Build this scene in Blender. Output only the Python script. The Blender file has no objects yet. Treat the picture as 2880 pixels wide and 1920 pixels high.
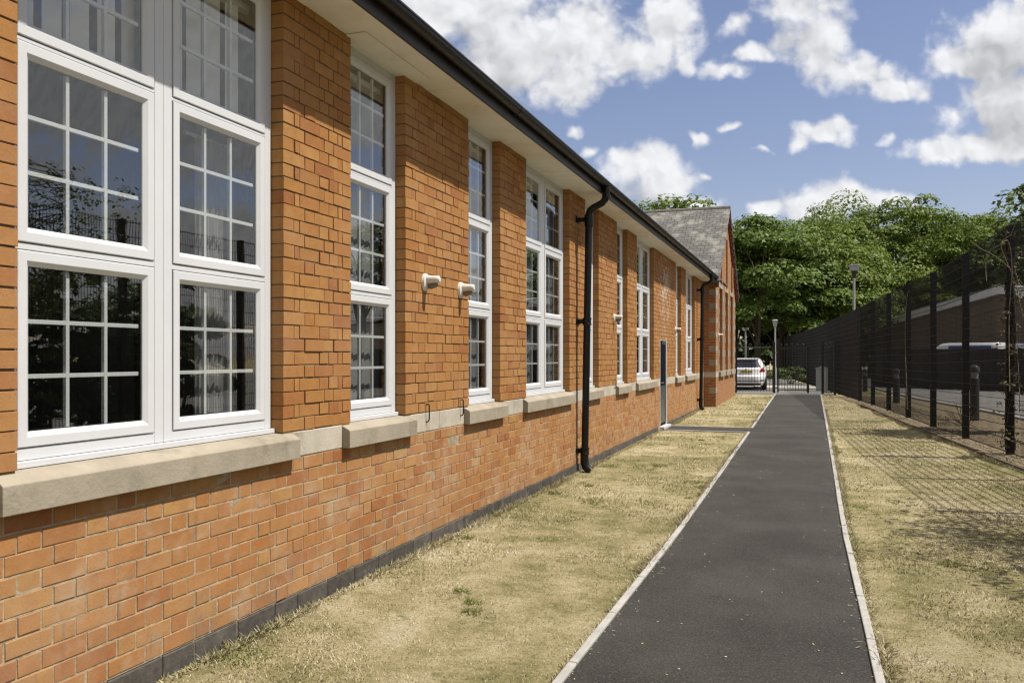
import bpy, math, random
import numpy as np
from mathutils import Vector, Matrix
random.seed(7)
rng = np.random.default_rng(7)
sc = bpy.context.scene
COL = sc.collection
PI = math.pi

# ------------------------------------------------------------------ survey frame
# x: away from the school wall, y: along the path, z: up.
FPX, CXP, HOR = 2393.0, 1440.0, 1002.0
TH = math.atan(840 / FPX)
CT, ST = math.cos(TH), math.sin(TH)
EYE = 1.63
_hy = np.array([-200, 12, 20, 26, 34, 60, 120, 400.])
_hh = np.array([1.63, 1.63, 1.605, 1.55, 1.49, 1.50, 1.55, 1.55])

def fence_x(Y): return 4.384 - 0.095 * Y
def G(X, Y):
    """height of the ground"""
    X = np.asarray(X, float); Y = np.asarray(Y, float)
    z = EYE - np.interp(Y, _hy, _hh)
    t = np.clip((X - fence_x(Y) + 0.46) / 0.12, 0, 1)
    return z + t * 0.07 * np.clip((34 - Y) / 8, 0, 1)
def g1(X, Y): return float(G(X, Y))
def pt(px, py, d):
    u = (px - CXP) / FPX * d
    return Vector((u * CT - d * ST, u * ST + d * CT, EYE + (HOR - py) / FPX * d))
def gpt(px, py):
    h = 1.6
    for _ in range(30):
        p = pt(px, py, FPX * h / (py - HOR))
        h = 0.5 * h + 0.5 * (EYE - g1(min(p.x, fence_x(p.y) - 1), p.y))
    return p
def y_on(px, X):
    t = (px - CXP) / FPX
    return X * (CT + t * ST) / (t * CT - ST)

# ------------------------------------------------------------------ mesh helpers
def link(o, parent=None):
    COL.objects.link(o)
    if parent: o.parent = parent
    return o
def tag(o, label=None, cat=None, group=None, kind=None):
    if label: o['label'] = label
    if cat: o['category'] = cat
    if group: o['group'] = group
    if kind: o['kind'] = kind
    return o
def empty(name, loc, label, cat, group=None):
    o = bpy.data.objects.new(name, None); o.empty_display_size = .2
    link(o); o.location = loc
    return tag(o, label, cat, group)
def np_obj(name, v, f, mat, parent=None, smooth=False):
    v = np.asarray(v, np.float32); f = np.asarray(f, np.int32)
    me = bpy.data.meshes.new(name); k = f.shape[1]
    me.vertices.add(len(v)); me.vertices.foreach_set('co', v.ravel())
    me.loops.add(f.size); me.loops.foreach_set('vertex_index', f.ravel())
    me.polygons.add(len(f))
    me.polygons.foreach_set('loop_start', np.arange(0, f.size, k, dtype=np.int32))
    me.polygons.foreach_set('loop_total', np.full(len(f), k, np.int32))
    me.polygons.foreach_set('use_smooth', np.full(len(f), bool(smooth)))
    me.update(); me.validate(); me.materials.append(mat)
    o = bpy.data.objects.new(name, me); link(o)
    if parent:
        o.parent = parent; o.matrix_parent_inverse = Matrix.Translation(-Vector(parent.location)) if False else Matrix()
        o.location = -Vector(world_loc(parent))
    return o
def world_loc(o):
    p = Vector(o.location)
    while o.parent: o = o.parent; p += Vector(o.location)
    return p

class MB:
    def __init__(s): s.v = []; s.f = []
    def add(s, vs, fs):
        b = len(s.v); s.v += [tuple(p) for p in vs]; s.f += [tuple(i + b for i in q) for q in fs]; return s
    def box(s, x0, x1, y0, y1, z0, z1):
        return s.add([(x0,y0,z0),(x1,y0,z0),(x1,y1,z0),(x0,y1,z0),(x0,y0,z1),(x1,y0,z1),(x1,y1,z1),(x0,y1,z1)],
              [(0,3,2,1),(4,5,6,7),(0,1,5,4),(1,2,6,5),(2,3,7,6),(3,0,4,7)])
    def obox(s, c, h, rz=0, M=None):
        M = M or Matrix.Rotation(rz, 3, 'Z'); c = Vector(c)
        P = [c + M @ Vector((sx*h[0], sy*h[1], sz*h[2])) for sz in (-1,1) for sx,sy in ((-1,-1),(1,-1),(1,1),(-1,1))]
        return s.add(P, [(0,3,2,1),(4,5,6,7),(0,1,5,4),(1,2,6,5),(2,3,7,6),(3,0,4,7)])
    def tube(s, pts, r, n=8, cap=True):
        pts = [Vector(p) for p in pts]
        rs = r if isinstance(r, (list, tuple)) else [r]*len(pts)
        t0 = (pts[1]-pts[0]).normalized()
        a = t0.orthogonal().normalized(); rings = []
        for i, p in enumerate(pts):
            if i == 0: t = t0
            elif i == len(pts)-1: t = (pts[i]-pts[i-1]).normalized()
            else: t = ((pts[i+1]-pts[i]).normalized() + (pts[i]-pts[i-1]).normalized()).normalized()
            a = (a - t*a.dot(t)).normalized(); b = t.cross(a)
            rings.append([p + (a*math.cos(2*PI*k/n) + b*math.sin(2*PI*k/n))*rs[i] for k in range(n)])
        b0 = len(s.v)
        for R_ in rings: s.v += [tuple(q) for q in R_]
        for i in range(len(rings)-1):
            for k in range(n):
                s.f.append((b0+i*n+k, b0+i*n+(k+1)%n, b0+(i+1)*n+(k+1)%n, b0+(i+1)*n+k))
        if cap:
            s.f.append(tuple(b0+k for k in reversed(range(n)))); s.f.append(tuple(b0+(len(rings)-1)*n+k for k in range(n)))
        return s
    def lathe(s, prof, c, n=20, M=None):
        M = M or Matrix.Identity(3); c = Vector(c); b0 = len(s.v)
        for r, z in prof:
            for k in range(n):
                s.v.append(tuple(c + M @ Vector((r*math.cos(2*PI*k/n), r*math.sin(2*PI*k/n), z))))
        for i in range(len(prof)-1):
            for k in range(n):
                s.f.append((b0+i*n+k, b0+i*n+(k+1)%n, b0+(i+1)*n+(k+1)%n, b0+(i+1)*n+k))
        s.f.append(tuple(b0+k for k in reversed(range(n)))); s.f.append(tuple(b0+(len(prof)-1)*n+k for k in range(n)))
        return s
    def prism_y(s, prof, y0, y1):
        n = len(prof)
        s.add([(x,y0,z) for x,z in prof]+[(x,y1,z) for x,z in prof],
              [tuple(range(n)), tuple(range(2*n-1, n-1, -1))]+[(i,n+i,n+(i+1)%n,(i+1)%n) for i in range(n)])
        return s
    def poly(s, P, Q):
        """closed solid between two matching outlines"""
        n = len(P)
        return s.add(list(P)+list(Q), [tuple(reversed(range(n))), tuple(range(n,2*n))]+[(i,(i+1)%n,n+(i+1)%n,n+i) for i in range(n)])
    def build(s, name, mat, parent=None, smooth=False, bevel=0, fix=True):
        me = bpy.data.meshes.new(name); me.from_pydata(s.v, [], s.f)
        if fix:
            import bmesh
            bm = bmesh.new(); bm.from_mesh(me); bmesh.ops.recalc_face_normals(bm, faces=bm.faces); bm.to_mesh(me); bm.free()
        me.materials.append(mat)
        if smooth: me.polygons.foreach_set('use_smooth', np.ones(len(me.polygons), bool))
        o = bpy.data.objects.new(name, me); link(o)
        if smooth: me.set_sharp_from_angle(angle=math.radians(40))
        if bevel:
            m = o.modifiers.new('bevel', 'BEVEL'); m.width = bevel; m.segments = 2; m.limit_method = 'ANGLE'
        if parent: o.parent = parent; o.location = -world_loc(parent)
        return o

def build_parts(name, mb, mat, parent, **kw):
    par = list(range(len(mb.v)))
    def fd(i):
        while par[i] != i: par[i] = par[par[i]]; i = par[i]
        return i
    for f in mb.f:
        for q in f[1:]: par[fd(q)] = fd(f[0])
    grp = {}
    for f in mb.f: grp.setdefault(fd(f[0]), []).append(f)
    for fs in grp.values():
        ids = sorted({i for f in fs for i in f}); mp = {i: k for k, i in enumerate(ids)}
        m2 = MB(); m2.v = [mb.v[i] for i in ids]; m2.f = [tuple(mp[i] for i in f) for f in fs]
        m2.build(name, mat, parent, **kw)

# ------------------------------------------------------------------ material helpers
class NT:
    def __init__(s, tree): s.t = tree; s.n = tree.nodes; s.l = tree.links
    def new(s, typ, **kw):
        n = s.n.new(typ)
        for k, v in kw.items(): setattr(n, k, v)
        return n
    def put(s, sock, v):
        if hasattr(v, 'is_output'): s.l.new(v, sock)
        elif v is not None: sock.default_value = v
    def math(s, op, a, b=None, c=None, clamp=False):
        n = s.new('ShaderNodeMath', operation=op, use_clamp=clamp)
        for i, q in enumerate((a, b, c)):
            if q is not None: s.put(n.inputs[i], q)
        return n.outputs[0]
    def vmath(s, op, a, b=None, c=None):
        n = s.new('ShaderNodeVectorMath', operation=op)
        for i, q in enumerate((a, b, c)):
            if q is not None: s.put(n.inputs[i], q)
        return n.outputs['Value'] if op in ('LENGTH','DOT_PRODUCT','DISTANCE') else n.outputs[0]
    def noise(s, vec, scale, detail=4, rough=.55, col=False, dist=0, dim='3D'):
        n = s.new('ShaderNodeTexNoise', noise_dimensions=dim); n.inputs['Scale'].default_value = scale
        n.inputs['Detail'].default_value = detail; n.inputs['Roughness'].default_value = rough
        n.inputs['Distortion'].default_value = dist
        if vec is not None: s.l.new(vec, n.inputs['Vector'])
        return n.outputs['Color' if col else 'Fac']
    def ramp(s, fac, stops, interp='LINEAR'):
        n = s.new('ShaderNodeValToRGB'); n.color_ramp.interpolation = interp
        e = n.color_ramp.elements
        while len(e) < len(stops): e.new(.5)
        for i, (p, c) in enumerate(stops):
            e[i].position = p; e[i].color = (*c, 1) if len(c) == 3 else c
        s.put(n.inputs[0], fac); return n.outputs[0]
    def mix(s, fac, a, b, blend='MIX'):
        n = s.new('ShaderNodeMix', data_type='RGBA', blend_type=blend)
        s.put(n.inputs[0], fac)
        for i, q in ((6, a), (7, b)):
            if isinstance(q, tuple): q = (*q[:3], 1)
            s.put(n.inputs[i], q)
        return n.outputs[2]
    def smooth(s, x, a, b, lo=0., hi=1.):
        n = s.new('ShaderNodeMapRange', interpolation_type='SMOOTHSTEP')
        s.put(n.inputs[0], x); n.inputs[1].default_value = a; n.inputs[2].default_value = b
        n.inputs[3].default_value = lo; n.inputs[4].default_value = hi
        return n.outputs[0]
    def pos(s): return s.new('ShaderNodeNewGeometry').outputs['Position']
    def island(s): return s.new('ShaderNodeNewGeometry').outputs['Random Per Island']
    def xyz(s, v):
        n = s.new('ShaderNodeSeparateXYZ'); s.l.new(v, n.inputs[0]); return n.outputs
    def comb(s, x, y, z):
        n = s.new('ShaderNodeCombineXYZ')
        for i, q in enumerate((x, y, z)): s.put(n.inputs[i], q)
        return n.outputs[0]
    def bump(s, h, strength=.3, dist=.01, normal=None):
        n = s.new('ShaderNodeBump'); n.inputs['Strength'].default_value = strength; n.inputs['Distance'].default_value = dist
        s.l.new(h, n.inputs['Height'])
        if normal is not None: s.l.new(normal, n.inputs['Normal'])
        return n.outputs[0]

ALB = .80
def A_(c): return tuple(q*ALB for q in c)
def new_mat(name):
    m = bpy.data.materials.new(name); m.use_nodes = True
    t = NT(m.node_tree); b = m.node_tree.nodes['Principled BSDF']
    return m, t, b
def M(name, col, rough=.6, metal=0., var=.12, scale=6., bump=0., bscale=40., spec=.5, island=0., dirt=None, coat=0):
    m, t, b = new_mat(name); col = A_(col)
    if dirt: dirt = (A_(dirt[0]),)+tuple(dirt[1:])
    p = t.pos(); n = t.noise(p, scale, 5, .6)
    c = t.mix(t.smooth(n, .25, .75), tuple(q*(1-var) for q in col), tuple(min(1, q*(1+var)) for q in col))
    if island:
        k = t.math('MULTIPLY_ADD', t.island(), island, 1 - island/2)
        c = t.vmath('SCALE', c); t.put(c.node.inputs['Scale'], k)
    if dirt:
        dn = t.smooth(t.noise(p, dirt[1], 6, .65), dirt[2], dirt[3])
        c = t.mix(dn, c, dirt[0])
    t.put(b.inputs['Base Color'], c)
    b.inputs['Roughness'].default_value = rough; b.inputs['Metallic'].default_value = metal
    b.inputs['Specular IOR Level'].default_value = spec
    if coat: b.inputs['Coat Weight'].default_value = coat
    if bump: t.put(b.inputs['Normal'], t.bump(t.noise(p, bscale, 5, .6), bump, .01))
    return m

def brick_mat(name, stops, efflo=None, pale=.0):
    m, t, b = new_mat(name)
    p = t.pos(); r = t.island()
    c = t.ramp(r, [(q, A_(k)) for q, k in stops], 'LINEAR')
    mott = t.noise(p, 26, 6, .7)
    c = t.mix(t.smooth(mott, .35, .75, 0, .5), c, A_((.44, .235, .10)))
    c = t.mix(t.smooth(t.noise(p, 48, 4, .75), .56, .72, 0, .6), c, A_((.17, .075, .032)))
    c = t.mix(t.smooth(t.noise(p, 11, 3, .6), .3, .7, 0, .35), c, A_((.30, .13, .045)))
    big = t.noise(p, 1.3, 4, .6)
    c = t.mix(t.smooth(big, .35, .7, 0, .28 + pale), c, A_((.50, .30, .17)))
    c = t.mix(t.smooth(t.noise(p, 9, 5, .65), .60, .78, 0, .35), c, A_((.20, .12, .07)))
    if pale:
        k = t.smooth(t.noise(p, 2.6, 6, .72), .50, .72, 0, .62)
        c = t.mix(k, c, A_((.50,.40,.285)))
        z = t.xyz(p)[2]
        k = t.math('MULTIPLY', t.smooth(z, .55, .1), t.smooth(t.noise(p, 3.4, 6, .7), .42, .68, 0, .55))
        c = t.mix(k, c, A_((.24,.18,.13)))
        k = t.smooth(t.noise(t.vmath('MULTIPLY', p, (1.,7.,1.1)), 2.2, 5, .65), .60, .74, 0, .4)
        c = t.mix(k, c, A_((.22,.13,.07)))
    if efflo:
        cx, cy, cz, rx, ry, rz = efflo
        v = t.vmath('MULTIPLY', t.vmath('SUBTRACT', p, (cx, cy, cz)), (1/rx, 1/ry, 1/rz))
        k = t.math('MULTIPLY', t.smooth(t.vmath('LENGTH', v), 1., .25), t.smooth(t.noise(p, 5, 5, .7), .40, .62))
        k = t.math('MULTIPLY', k, t.smooth(r, .05, .7))
        c = t.mix(k, c, A_((.62, .52, .42)))
    t.put(b.inputs['Base Color'], c)
    b.inputs['Roughness'].default_value = .88; b.inputs['Specular IOR Level'].default_value = .25
    t.put(b.inputs['Normal'], t.bump(t.noise(p, 70, 6, .7), .35, .006))
    return m

def glass_mat(name, tint=(.96,.97,.96)):
    m, t, b = new_mat(name); t.n.remove(b)
    out = t.n['Material Output']
    tr = t.new('ShaderNodeBsdfTransparent'); tr.inputs[0].default_value = (*tint, 1)
    gl = t.new('ShaderNodeBsdfGlossy'); gl.inputs['Roughness'].default_value = 0.0
    gl.inputs['Color'].default_value = (.97, .97, .97, 1)
    geo = t.new('ShaderNodeNewGeometry')
    nb = t.noise(geo.outputs['Position'], 1.7, 2, .5)
    bn = t.bump(nb, .035, .02)
    t.put(gl.inputs['Normal'], bn)
    d = t.math('ABSOLUTE', t.vmath('DOT_PRODUCT', geo.outputs['Normal'], geo.outputs['Incoming']))
    f = t.math('POWER', t.math('SUBTRACT', 1.0, d, clamp=True), 5.0)
    f = t.math('MULTIPLY_ADD', f, .89, .11, clamp=True)
    mx = t.new('ShaderNodeMixShader'); t.put(mx.inputs[0], f)
    t.l.new(tr.outputs[0], mx.inputs[1]); t.l.new(gl.outputs[0], mx.inputs[2]); t.l.new(mx.outputs[0], out.inputs[0])
    return m

UP = [(0,(.43,.195,.048)),(.2,(.47,.230,.062)),(.35,(.40,.170,.044)),(.55,(.50,.265,.082)),(.75,(.45,.208,.056)),(.93,(.38,.145,.040)),(1,(.33,.115,.04))]
LO = [(0,(.40,.155,.046)),(.18,(.48,.24,.080)),(.36,(.43,.185,.055)),(.55,(.50,.29,.105)),(.72,(.45,.205,.066)),(.90,(.34,.11,.036)),(1,(.48,.27,.11))]
m_brick_up = brick_mat('orange_pier_brick', UP, efflo=(-3.1, 19.3, 3.2, 1., 1.1, 1.5))
m_brick_lo = brick_mat('weathered_orange_brick', LO, pale=.15)
m_mortar_up = M('grey_lime_mortar', (.24,.175,.11), .95, var=.25, scale=14, bump=.6, bscale=60, spec=.1)
m_mortar_lo = M('pale_mortar', (.44,.36,.25), .95, var=.3, scale=14, bump=.6, bscale=60, spec=.1)
m_plinth = M('blue_grey_plinth_brick', (.088,.078,.069), .8, var=.3, scale=18, bump=.4, island=.5, dirt=((.20,.18,.15),5,.55,.75))
m_stone = M('buff_sandstone', (.41,.365,.29), .85, var=.12, scale=5, bump=.35, bscale=45, spec=.2, island=.12, dirt=((.25,.22,.165),3.2,.48,.74))
m_stone_pale = M('pale_band_stone', (.54,.495,.415), .85, var=.10, scale=6, bump=.3, bscale=45, spec=.2, island=.14, dirt=((.36,.32,.26),4,.5,.76))
m_upvc = M('white_window_plastic', (.745,.765,.80), .35, var=.03, scale=3, spec=.5)
m_spacer = M('black_glazing_spacer', (.012,.012,.013), .5)
m_glass = glass_mat('window_glass')
m_soffit = M('cream_soffit_paint', (1.,.98,.92), .7, var=.06, scale=3, bump=.12, bscale=18, dirt=((.78,.70,.56),2.2,.52,.82))
m_fascia = M('dark_brown_fascia_paint', (.035,.028,.024), .45, var=.3, scale=6, dirt=((.10,.085,.07),7,.62,.8))
m_black = M('black_gutter_paint', (.010,.011,.013), .42, spec=.35, var=.3, scale=9, bump=.1, bscale=30)
m_iron = M('black_cast_iron_paint', (.008,.008,.009), .36, spec=.35, var=.4, scale=14, bump=.25, bscale=22, dirt=((.10,.09,.075),9,.68,.8))
m_room = M('room_plaster', (.42,.41,.39), .9, var=.05)
m_floor = M('room_carpet', (.06,.06,.065), .95)
m_blind = M('grey_blind_fabric', (.27,.27,.28), .9, var=.05, scale=2, bump=.15, bscale=200)
m_blind_w = M('white_blind_fabric', (1.,1.,1.), .9, var=.04, scale=2)
m_lampw = M('white_lamp_plastic', (.82,.80,.75), .4, var=.06, scale=8)
m_lens = M('grey_lamp_lens', (.20,.18,.15), .2, var=.1)
m_door = M('dark_blue_door_paint', (.012,.014,.02), .9, var=.2, spec=.03)
m_metal = M('brushed_steel', (.6,.6,.6), .3, metal=1.)
m_kerb = M('pale_concrete_edging', (.45,.44,.42), .9, var=.16, scale=9, bump=.5, bscale=60, island=.1, dirt=((.36,.33,.27),6,.55,.78))
m_board = M('old_edging_board', (.13,.105,.08), .9, var=.3, scale=8, bump=.5)
m_fence = M('black_fence_coating', (.008,.008,.010), .5, var=.2, spec=.3)
m_rail = M('black_railing_paint', (.009,.009,.010), .35, var=.2)
m_steel = M('galvanised_grey_steel', (.42,.43,.42), .5, metal=.3, var=.1, scale=10)
m_cab = M('grey_cabinet_paint', (.42,.43,.43), .55, var=.06)
m_bark = M('brown_bark', (.10,.075,.05), .95, var=.35, scale=8, bump=.8, bscale=12)
m_twig = M('dry_pale_stem', (.30,.25,.17), .9, var=.25, scale=9)
m_boardfence = M('dark_stained_boards', (.028,.023,.02), .8, var=.3, scale=4, island=.5)
m_white = M('white_car_paint', (1.,1.,1.), .25, var=.02, coat=.6)
m_tyre = M('tyre_rubber', (.015,.015,.015), .8)
m_cglass = M('dark_car_glass', (.012,.014,.02), .06, spec=.8)
m_red = M('red_tail_lamp', (.35,.02,.015), .15, var=.2, scale=20)
m_plate = M('yellow_number_plate', (.62,.48,.10), .4, var=.05)
m_plastic = M('black_plastic_trim', (.02,.02,.022), .5)
m_blue = M('blue_van_livery', (.04,.06,.22), .4)
m_concrete = M('pale_concrete', (.50,.48,.43), .9, var=.12, scale=4, bump=.3)

def leaf_mat(name, stops, trans=.25):
    m, t, b = new_mat(name)
    c = t.ramp(t.island(), stops)
    n = t.noise(t.pos(), .55, 3, .6)
    c = t.mix(t.smooth(n, .35, .65, 0, .5), c, stops[-1][1])
    t.put(b.inputs['Base Color'], c); b.inputs['Roughness'].default_value = .55
    b.inputs['Specular IOR Level'].default_value = .25
    tl = t.new('ShaderNodeBsdfTranslucent'); t.put(tl.inputs[0], t.mix(.5, c, (.16,.22,.03)))
    mx = t.new('ShaderNodeMixShader'); mx.inputs[0].default_value = trans
    t.l.new(b.outputs[0], mx.inputs[1]); t.l.new(tl.outputs[0], mx.inputs[2])
    t.l.new(mx.outputs[0], t.n['Material Output'].inputs[0])
    return m
m_leaf = leaf_mat('sycamore_leaves', [(0,(.050,.092,.014)),(.5,(.105,.165,.024)),(1,(.20,.26,.048))])
m_leaf_dark = leaf_mat('dark_woodland_leaves', [(0,(.03,.06,.013)),(1,(.07,.115,.024))], .2)
m_leaf_lime = leaf_mat('lime_tree_leaves', [(0,(.042,.085,.017)),(.5,(.085,.145,.026)),(1,(.15,.215,.045))])
m_leaf_near = leaf_mat('shrub_leaves', [(0,(.03,.06,.022)),(.6,(.06,.10,.03)),(1,(.13,.17,.05))], .25)
m_leaf_dry = leaf_mat('withered_creeper_leaves', [(0,(.05,.04,.022)),(.6,(.11,.085,.045)),(1,(.22,.18,.10))], .1)

def lawn_colour(t, p):
    s = t.vmath('MULTIPLY', p, (1., 1., .2))
    big = t.noise(s, .55, 4, .6); mid = t.noise(s, 2.3, 5, .65); fine = t.noise(s, 14, 4, .7)
    k = t.math('ADD', t.math('MULTIPLY', big, .42), t.math('ADD', t.math('MULTIPLY', mid, .40), t.math('MULTIPLY', fine, .18)))
    c = t.ramp(k, [(.38,(.18,.17,.058)),(.45,(.32,.28,.115)),(.50,(.46,.38,.185)),(.55,(.58,.48,.26)),(.62,(.70,.60,.38))])
    tuft = t.smooth(t.noise(s, 3.6, 2, .5), .68, .76)
    return t.mix(t.math('MULTIPLY', tuft, .75), c, (.10,.15,.03))
def grass_mat(name, isl):
    m, t, b = new_mat(name); p = t.pos()
    c = lawn_colour(t, p)
    if isl:
        r = t.island()
        c = t.mix(t.smooth(r, .0, 1., .1, .75), c, t.ramp(r, [(0,(.22,.24,.07)),(.22,(.60,.51,.29)),(.45,(.38,.34,.14)),(.7,(.95,.84,.60)),(1,(.30,.23,.11))]))
    else:
        c = t.mix(t.smooth(t.noise(p, 45, 5, .8), .4, .7, 0, .6), c, (.16,.125,.06))
        t.put(b.inputs['Normal'], t.bump(t.noise(p, 38, 6, .8), .9, .03))
    c = t.mix(1., c, (.79,.83,.93), 'MULTIPLY')
    t.put(b.inputs['Base Color'], c); b.inputs['Roughness'].default_value = .9
    b.inputs['Specular IOR Level'].default_value = .12
    return m
m_lawn = grass_mat('dry_lawn', False)
m_blade = grass_mat('dry_grass_blades', True)

def asphalt(name, base, speck=.5, worn=.45):
    base = A_(base)
    m, t, b = new_mat(name); p = t.pos()
    c = t.mix(t.smooth(t.noise(p, 1.1, 5, .6), .3, .7), tuple(q*(1-worn*.5) for q in base), tuple(q*(1+worn) for q in base))
    g1_ = t.noise(p, 62, 3, .85); g2_ = t.noise(t.vmath('ADD', p, (3., 1., 0.)), 88, 3, .85)
    c = t.mix(t.smooth(g1_, .50, .66, 0, speck+.3), c, tuple(min(1,q*2.5) for q in base))
    c = t.mix(t.smooth(g2_, .52, .64, 0, .9), c, tuple(q*.25 for q in base))
    v = t.new('ShaderNodeTexVoronoi'); v.inputs['Scale'].default_value = 5.; t.l.new(p, v.inputs['Vector'])
    sp = t.math('MULTIPLY', t.smooth(v.outputs['Distance'], .075, .04), t.smooth(t.noise(p, 1.3, 2), .55, .6))
    c = t.mix(sp, c, (.45,.42,.36))
    st = t.noise(t.vmath('MULTIPLY', p, (1.2, 7., 1.)), 1.5, 4, .6)
    c = t.mix(t.smooth(st, .60, .75, 0, .45), c, tuple(q*.55 for q in base))
    t.put(b.inputs['Base Color'], c); b.inputs['Roughness'].default_value = .85; b.inputs['Specular IOR Level'].default_value = .3
    t.put(b.inputs['Normal'], t.bump(t.noise(p, 75, 4, .8), .9, .012))
    return m
m_path = asphalt('path_asphalt', (.052,.049,.045))
m_road = asphalt('worn_road_asphalt', (.19,.185,.175), .3)
m_soil = M('dry_soil_litter', (.17,.125,.075), .95, var=.5, scale=9, bump=.9, bscale=30, dirt=((.36,.30,.17),14,.5,.62))

def coursed(name, c1, c2, mortar, w, h, ms=.012, slope=1., axis='auto', bumpk=.4, noise_mix=None):
    """masonry or slate laid in courses, read from world position"""
    c1, c2, mortar = A_(c1), A_(c2), A_(mortar)
    if noise_mix: noise_mix = (A_(noise_mix[0]), noise_mix[1], A_(noise_mix[2]))
    m, t, b = new_mat(name); p = t.pos(); x, y, z = t.xyz(p)
    if axis == 'auto':
        geo = t.new('ShaderNodeNewGeometry'); nx = t.xyz(geo.outputs['True Normal'])[0]
        k = t.math('GREATER_THAN', t.math('ABSOLUTE', nx), .5)
        u = t.math('ADD', t.math('MULTIPLY', y, k), t.math('MULTIPLY', x, t.math('SUBTRACT', 1., k)))
    else: u = x if axis == 'x' else y
    br = t.new('ShaderNodeTexBrick'); br.offset = .5
    t.l.new(t.comb(u, t.math('MULTIPLY', z, slope), 0.), br.inputs['Vector'])
    br.inputs['Color1'].default_value = (*c1,1); br.inputs['Color2'].default_value = (*c2,1); br.inputs['Mortar'].default_value = (*mortar,1)
    br.inputs['Scale'].default_value = 1.; br.inputs['Mortar Size'].default_value = ms
    br.inputs['Brick Width'].default_value = w; br.inputs['Row Height'].default_value = h
    c = t.mix(t.smooth(t.noise(p, 7, 5, .7), .35, .7, 0, .5), br.outputs['Color'], noise_mix[0] if noise_mix else tuple(q*.6 for q in c1))
    if noise_mix: c = t.mix(t.smooth(t.noise(p, noise_mix[1], 5, .7), .48, .66), c, noise_mix[2])
    t.put(b.inputs['Base Color'], c); b.inputs['Roughness'].default_value = .85; b.inputs['Specular IOR Level'].default_value = .25
    t.put(b.inputs['Normal'], t.bump(br.outputs['Fac'], -bumpk, .02))
    return m
m_wing = coursed('wing_brick', (.46,.20,.07), (.34,.13,.045), (.40,.30,.20), .235, .084)
m_slate = coursed('grey_slate', (.165,.16,.155), (.225,.22,.212), (.07,.066,.064), .24, .165, .014, 1.74, 'x', .9, ((.13,.125,.115), 2.2, (.34,.33,.29)))
m_depot = coursed('brown_depot_brick', (.30,.225,.175), (.24,.19,.155), (.10,.08,.065), .235, .078)
m_clad = M('white_verge_cladding', (.95,.95,.97), .5, var=.06, scale=3)

# ------------------------------------------------------------------ masonry generator
def brick_boxes(name, B, mat, parent, axis='x', c=.0018):
    """B: rows of n0,n1,u0,u1,z0,z1 ; bricks whose dressed face looks along +axis normal"""
    B = np.asarray(B, float); n0,n1,u0,u1,z0,z1 = B.T; K = len(B)
    V = np.zeros((K, 12, 3))
    for L, (n, i) in enumerate(((n0, 0.), (n1-c, 0.), (n1, c))):
        for j, (u, z) in enumerate(((u0+i, z0+i), (u1-i, z0+i), (u1-i, z1-i), (u0+i, z1-i))):
            V[:, L*4+j] = np.stack([n, u, z], 1)
    V[:, 8:, 0] += rng.normal(0, .0009, (K, 4))
    f = []
    for L in (0, 1):
        for j in range(4):
            k = (j+1) % 4; f.append((L*4+j, L*4+k, L*4+4+k, L*4+4+j))
    f.append((8, 9, 10, 11)); f = np.array(f)
    Fa = (f[None] + (np.arange(K)*12)[:, None, None]).reshape(-1, 4)
    return np_obj(name, V.reshape(-1, 3), Fa, mat, parent)

XW = -3.107
PITCH = .3619
def flemish(u0, u1, z0, z1, rows, x1, depth, joint, jit, out, skip=()):
    ch = (z1 - z0) / rows
    for r in range(rows):
        u = u0 - PITCH + (PITCH/2 + .0) * (r % 2) - .02; k = 0
        while u < u1:
            L = PITCH/3 if k % 2 else PITCH*2/3
            a, b = max(u, u0), min(u+L, u1); u += L; k += 1
            if b - a < .03 or any(a >= s0-.001 and b <= s1+.001 for s0, s1 in skip): continue
            for s0, s1 in skip:
                if a < s0 < b: b = s0
                if a < s1 < b: a = s1
            if b - a < .03: continue
            j = joint/2 * random.uniform(.7, 1.3)
            out.append((x1-depth, x1+random.gauss(0, jit), a+j, b-j*random.uniform(.6,1.4), z0+r*ch+j+random.gauss(0,.0012), z0+(r+1)*ch-j+random.gauss(0,.0012)))
def pier_rows(u0, u1, z0, z1, rows, x1, depth, joint, jit, out, skip=()):
    ch = (z1 - z0) / rows; n = max(8, round((u1-u0)/.0603))
    def fill(m, first):
        q = []; k = first
        while m > 0:
            L = min(k, m); 
            if m - L == 1: L -= 1 if L > 2 else 0
            q.append(L); m -= L; k = 4 if k == 2 else 2
        return q
    for r in range(rows):
        seq = [4]+fill(n-8, 2)+[4] if r % 2 == 0 else [2,1]+fill(n-6, 4)+[1,2]
        if r % 4 == 2: seq = seq[::-1]
        sc_ = (u1-u0)/sum(seq); u = u0
        for L in seq:
            a, b = u, u+L*sc_; u = b
            if any(a >= s0-.001 and b <= s1+.001 and z0+(r+1)*ch <= zt+.02 for s0, s1, zt in skip): continue
            for s0, s1, zt in skip:
                if z0+(r+1)*ch <= zt+.02:
                    if a < s0 < b: b = s0
                    if a < s1 < b: a = s1
            if b-a < .02: continue
            j = joint/2*random.uniform(.6, 1.5)
            ja = 0 if abs(a-u0) < .001 else j; jb = 0 if abs(b-u1) < .001 else j
            out.append((x1-depth, x1+random.gauss(0, jit), a+ja, b-jb, z0+r*ch+j+random.gauss(0,.0016), z0+(r+1)*ch-j+random.gauss(0,.0016)))

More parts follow.
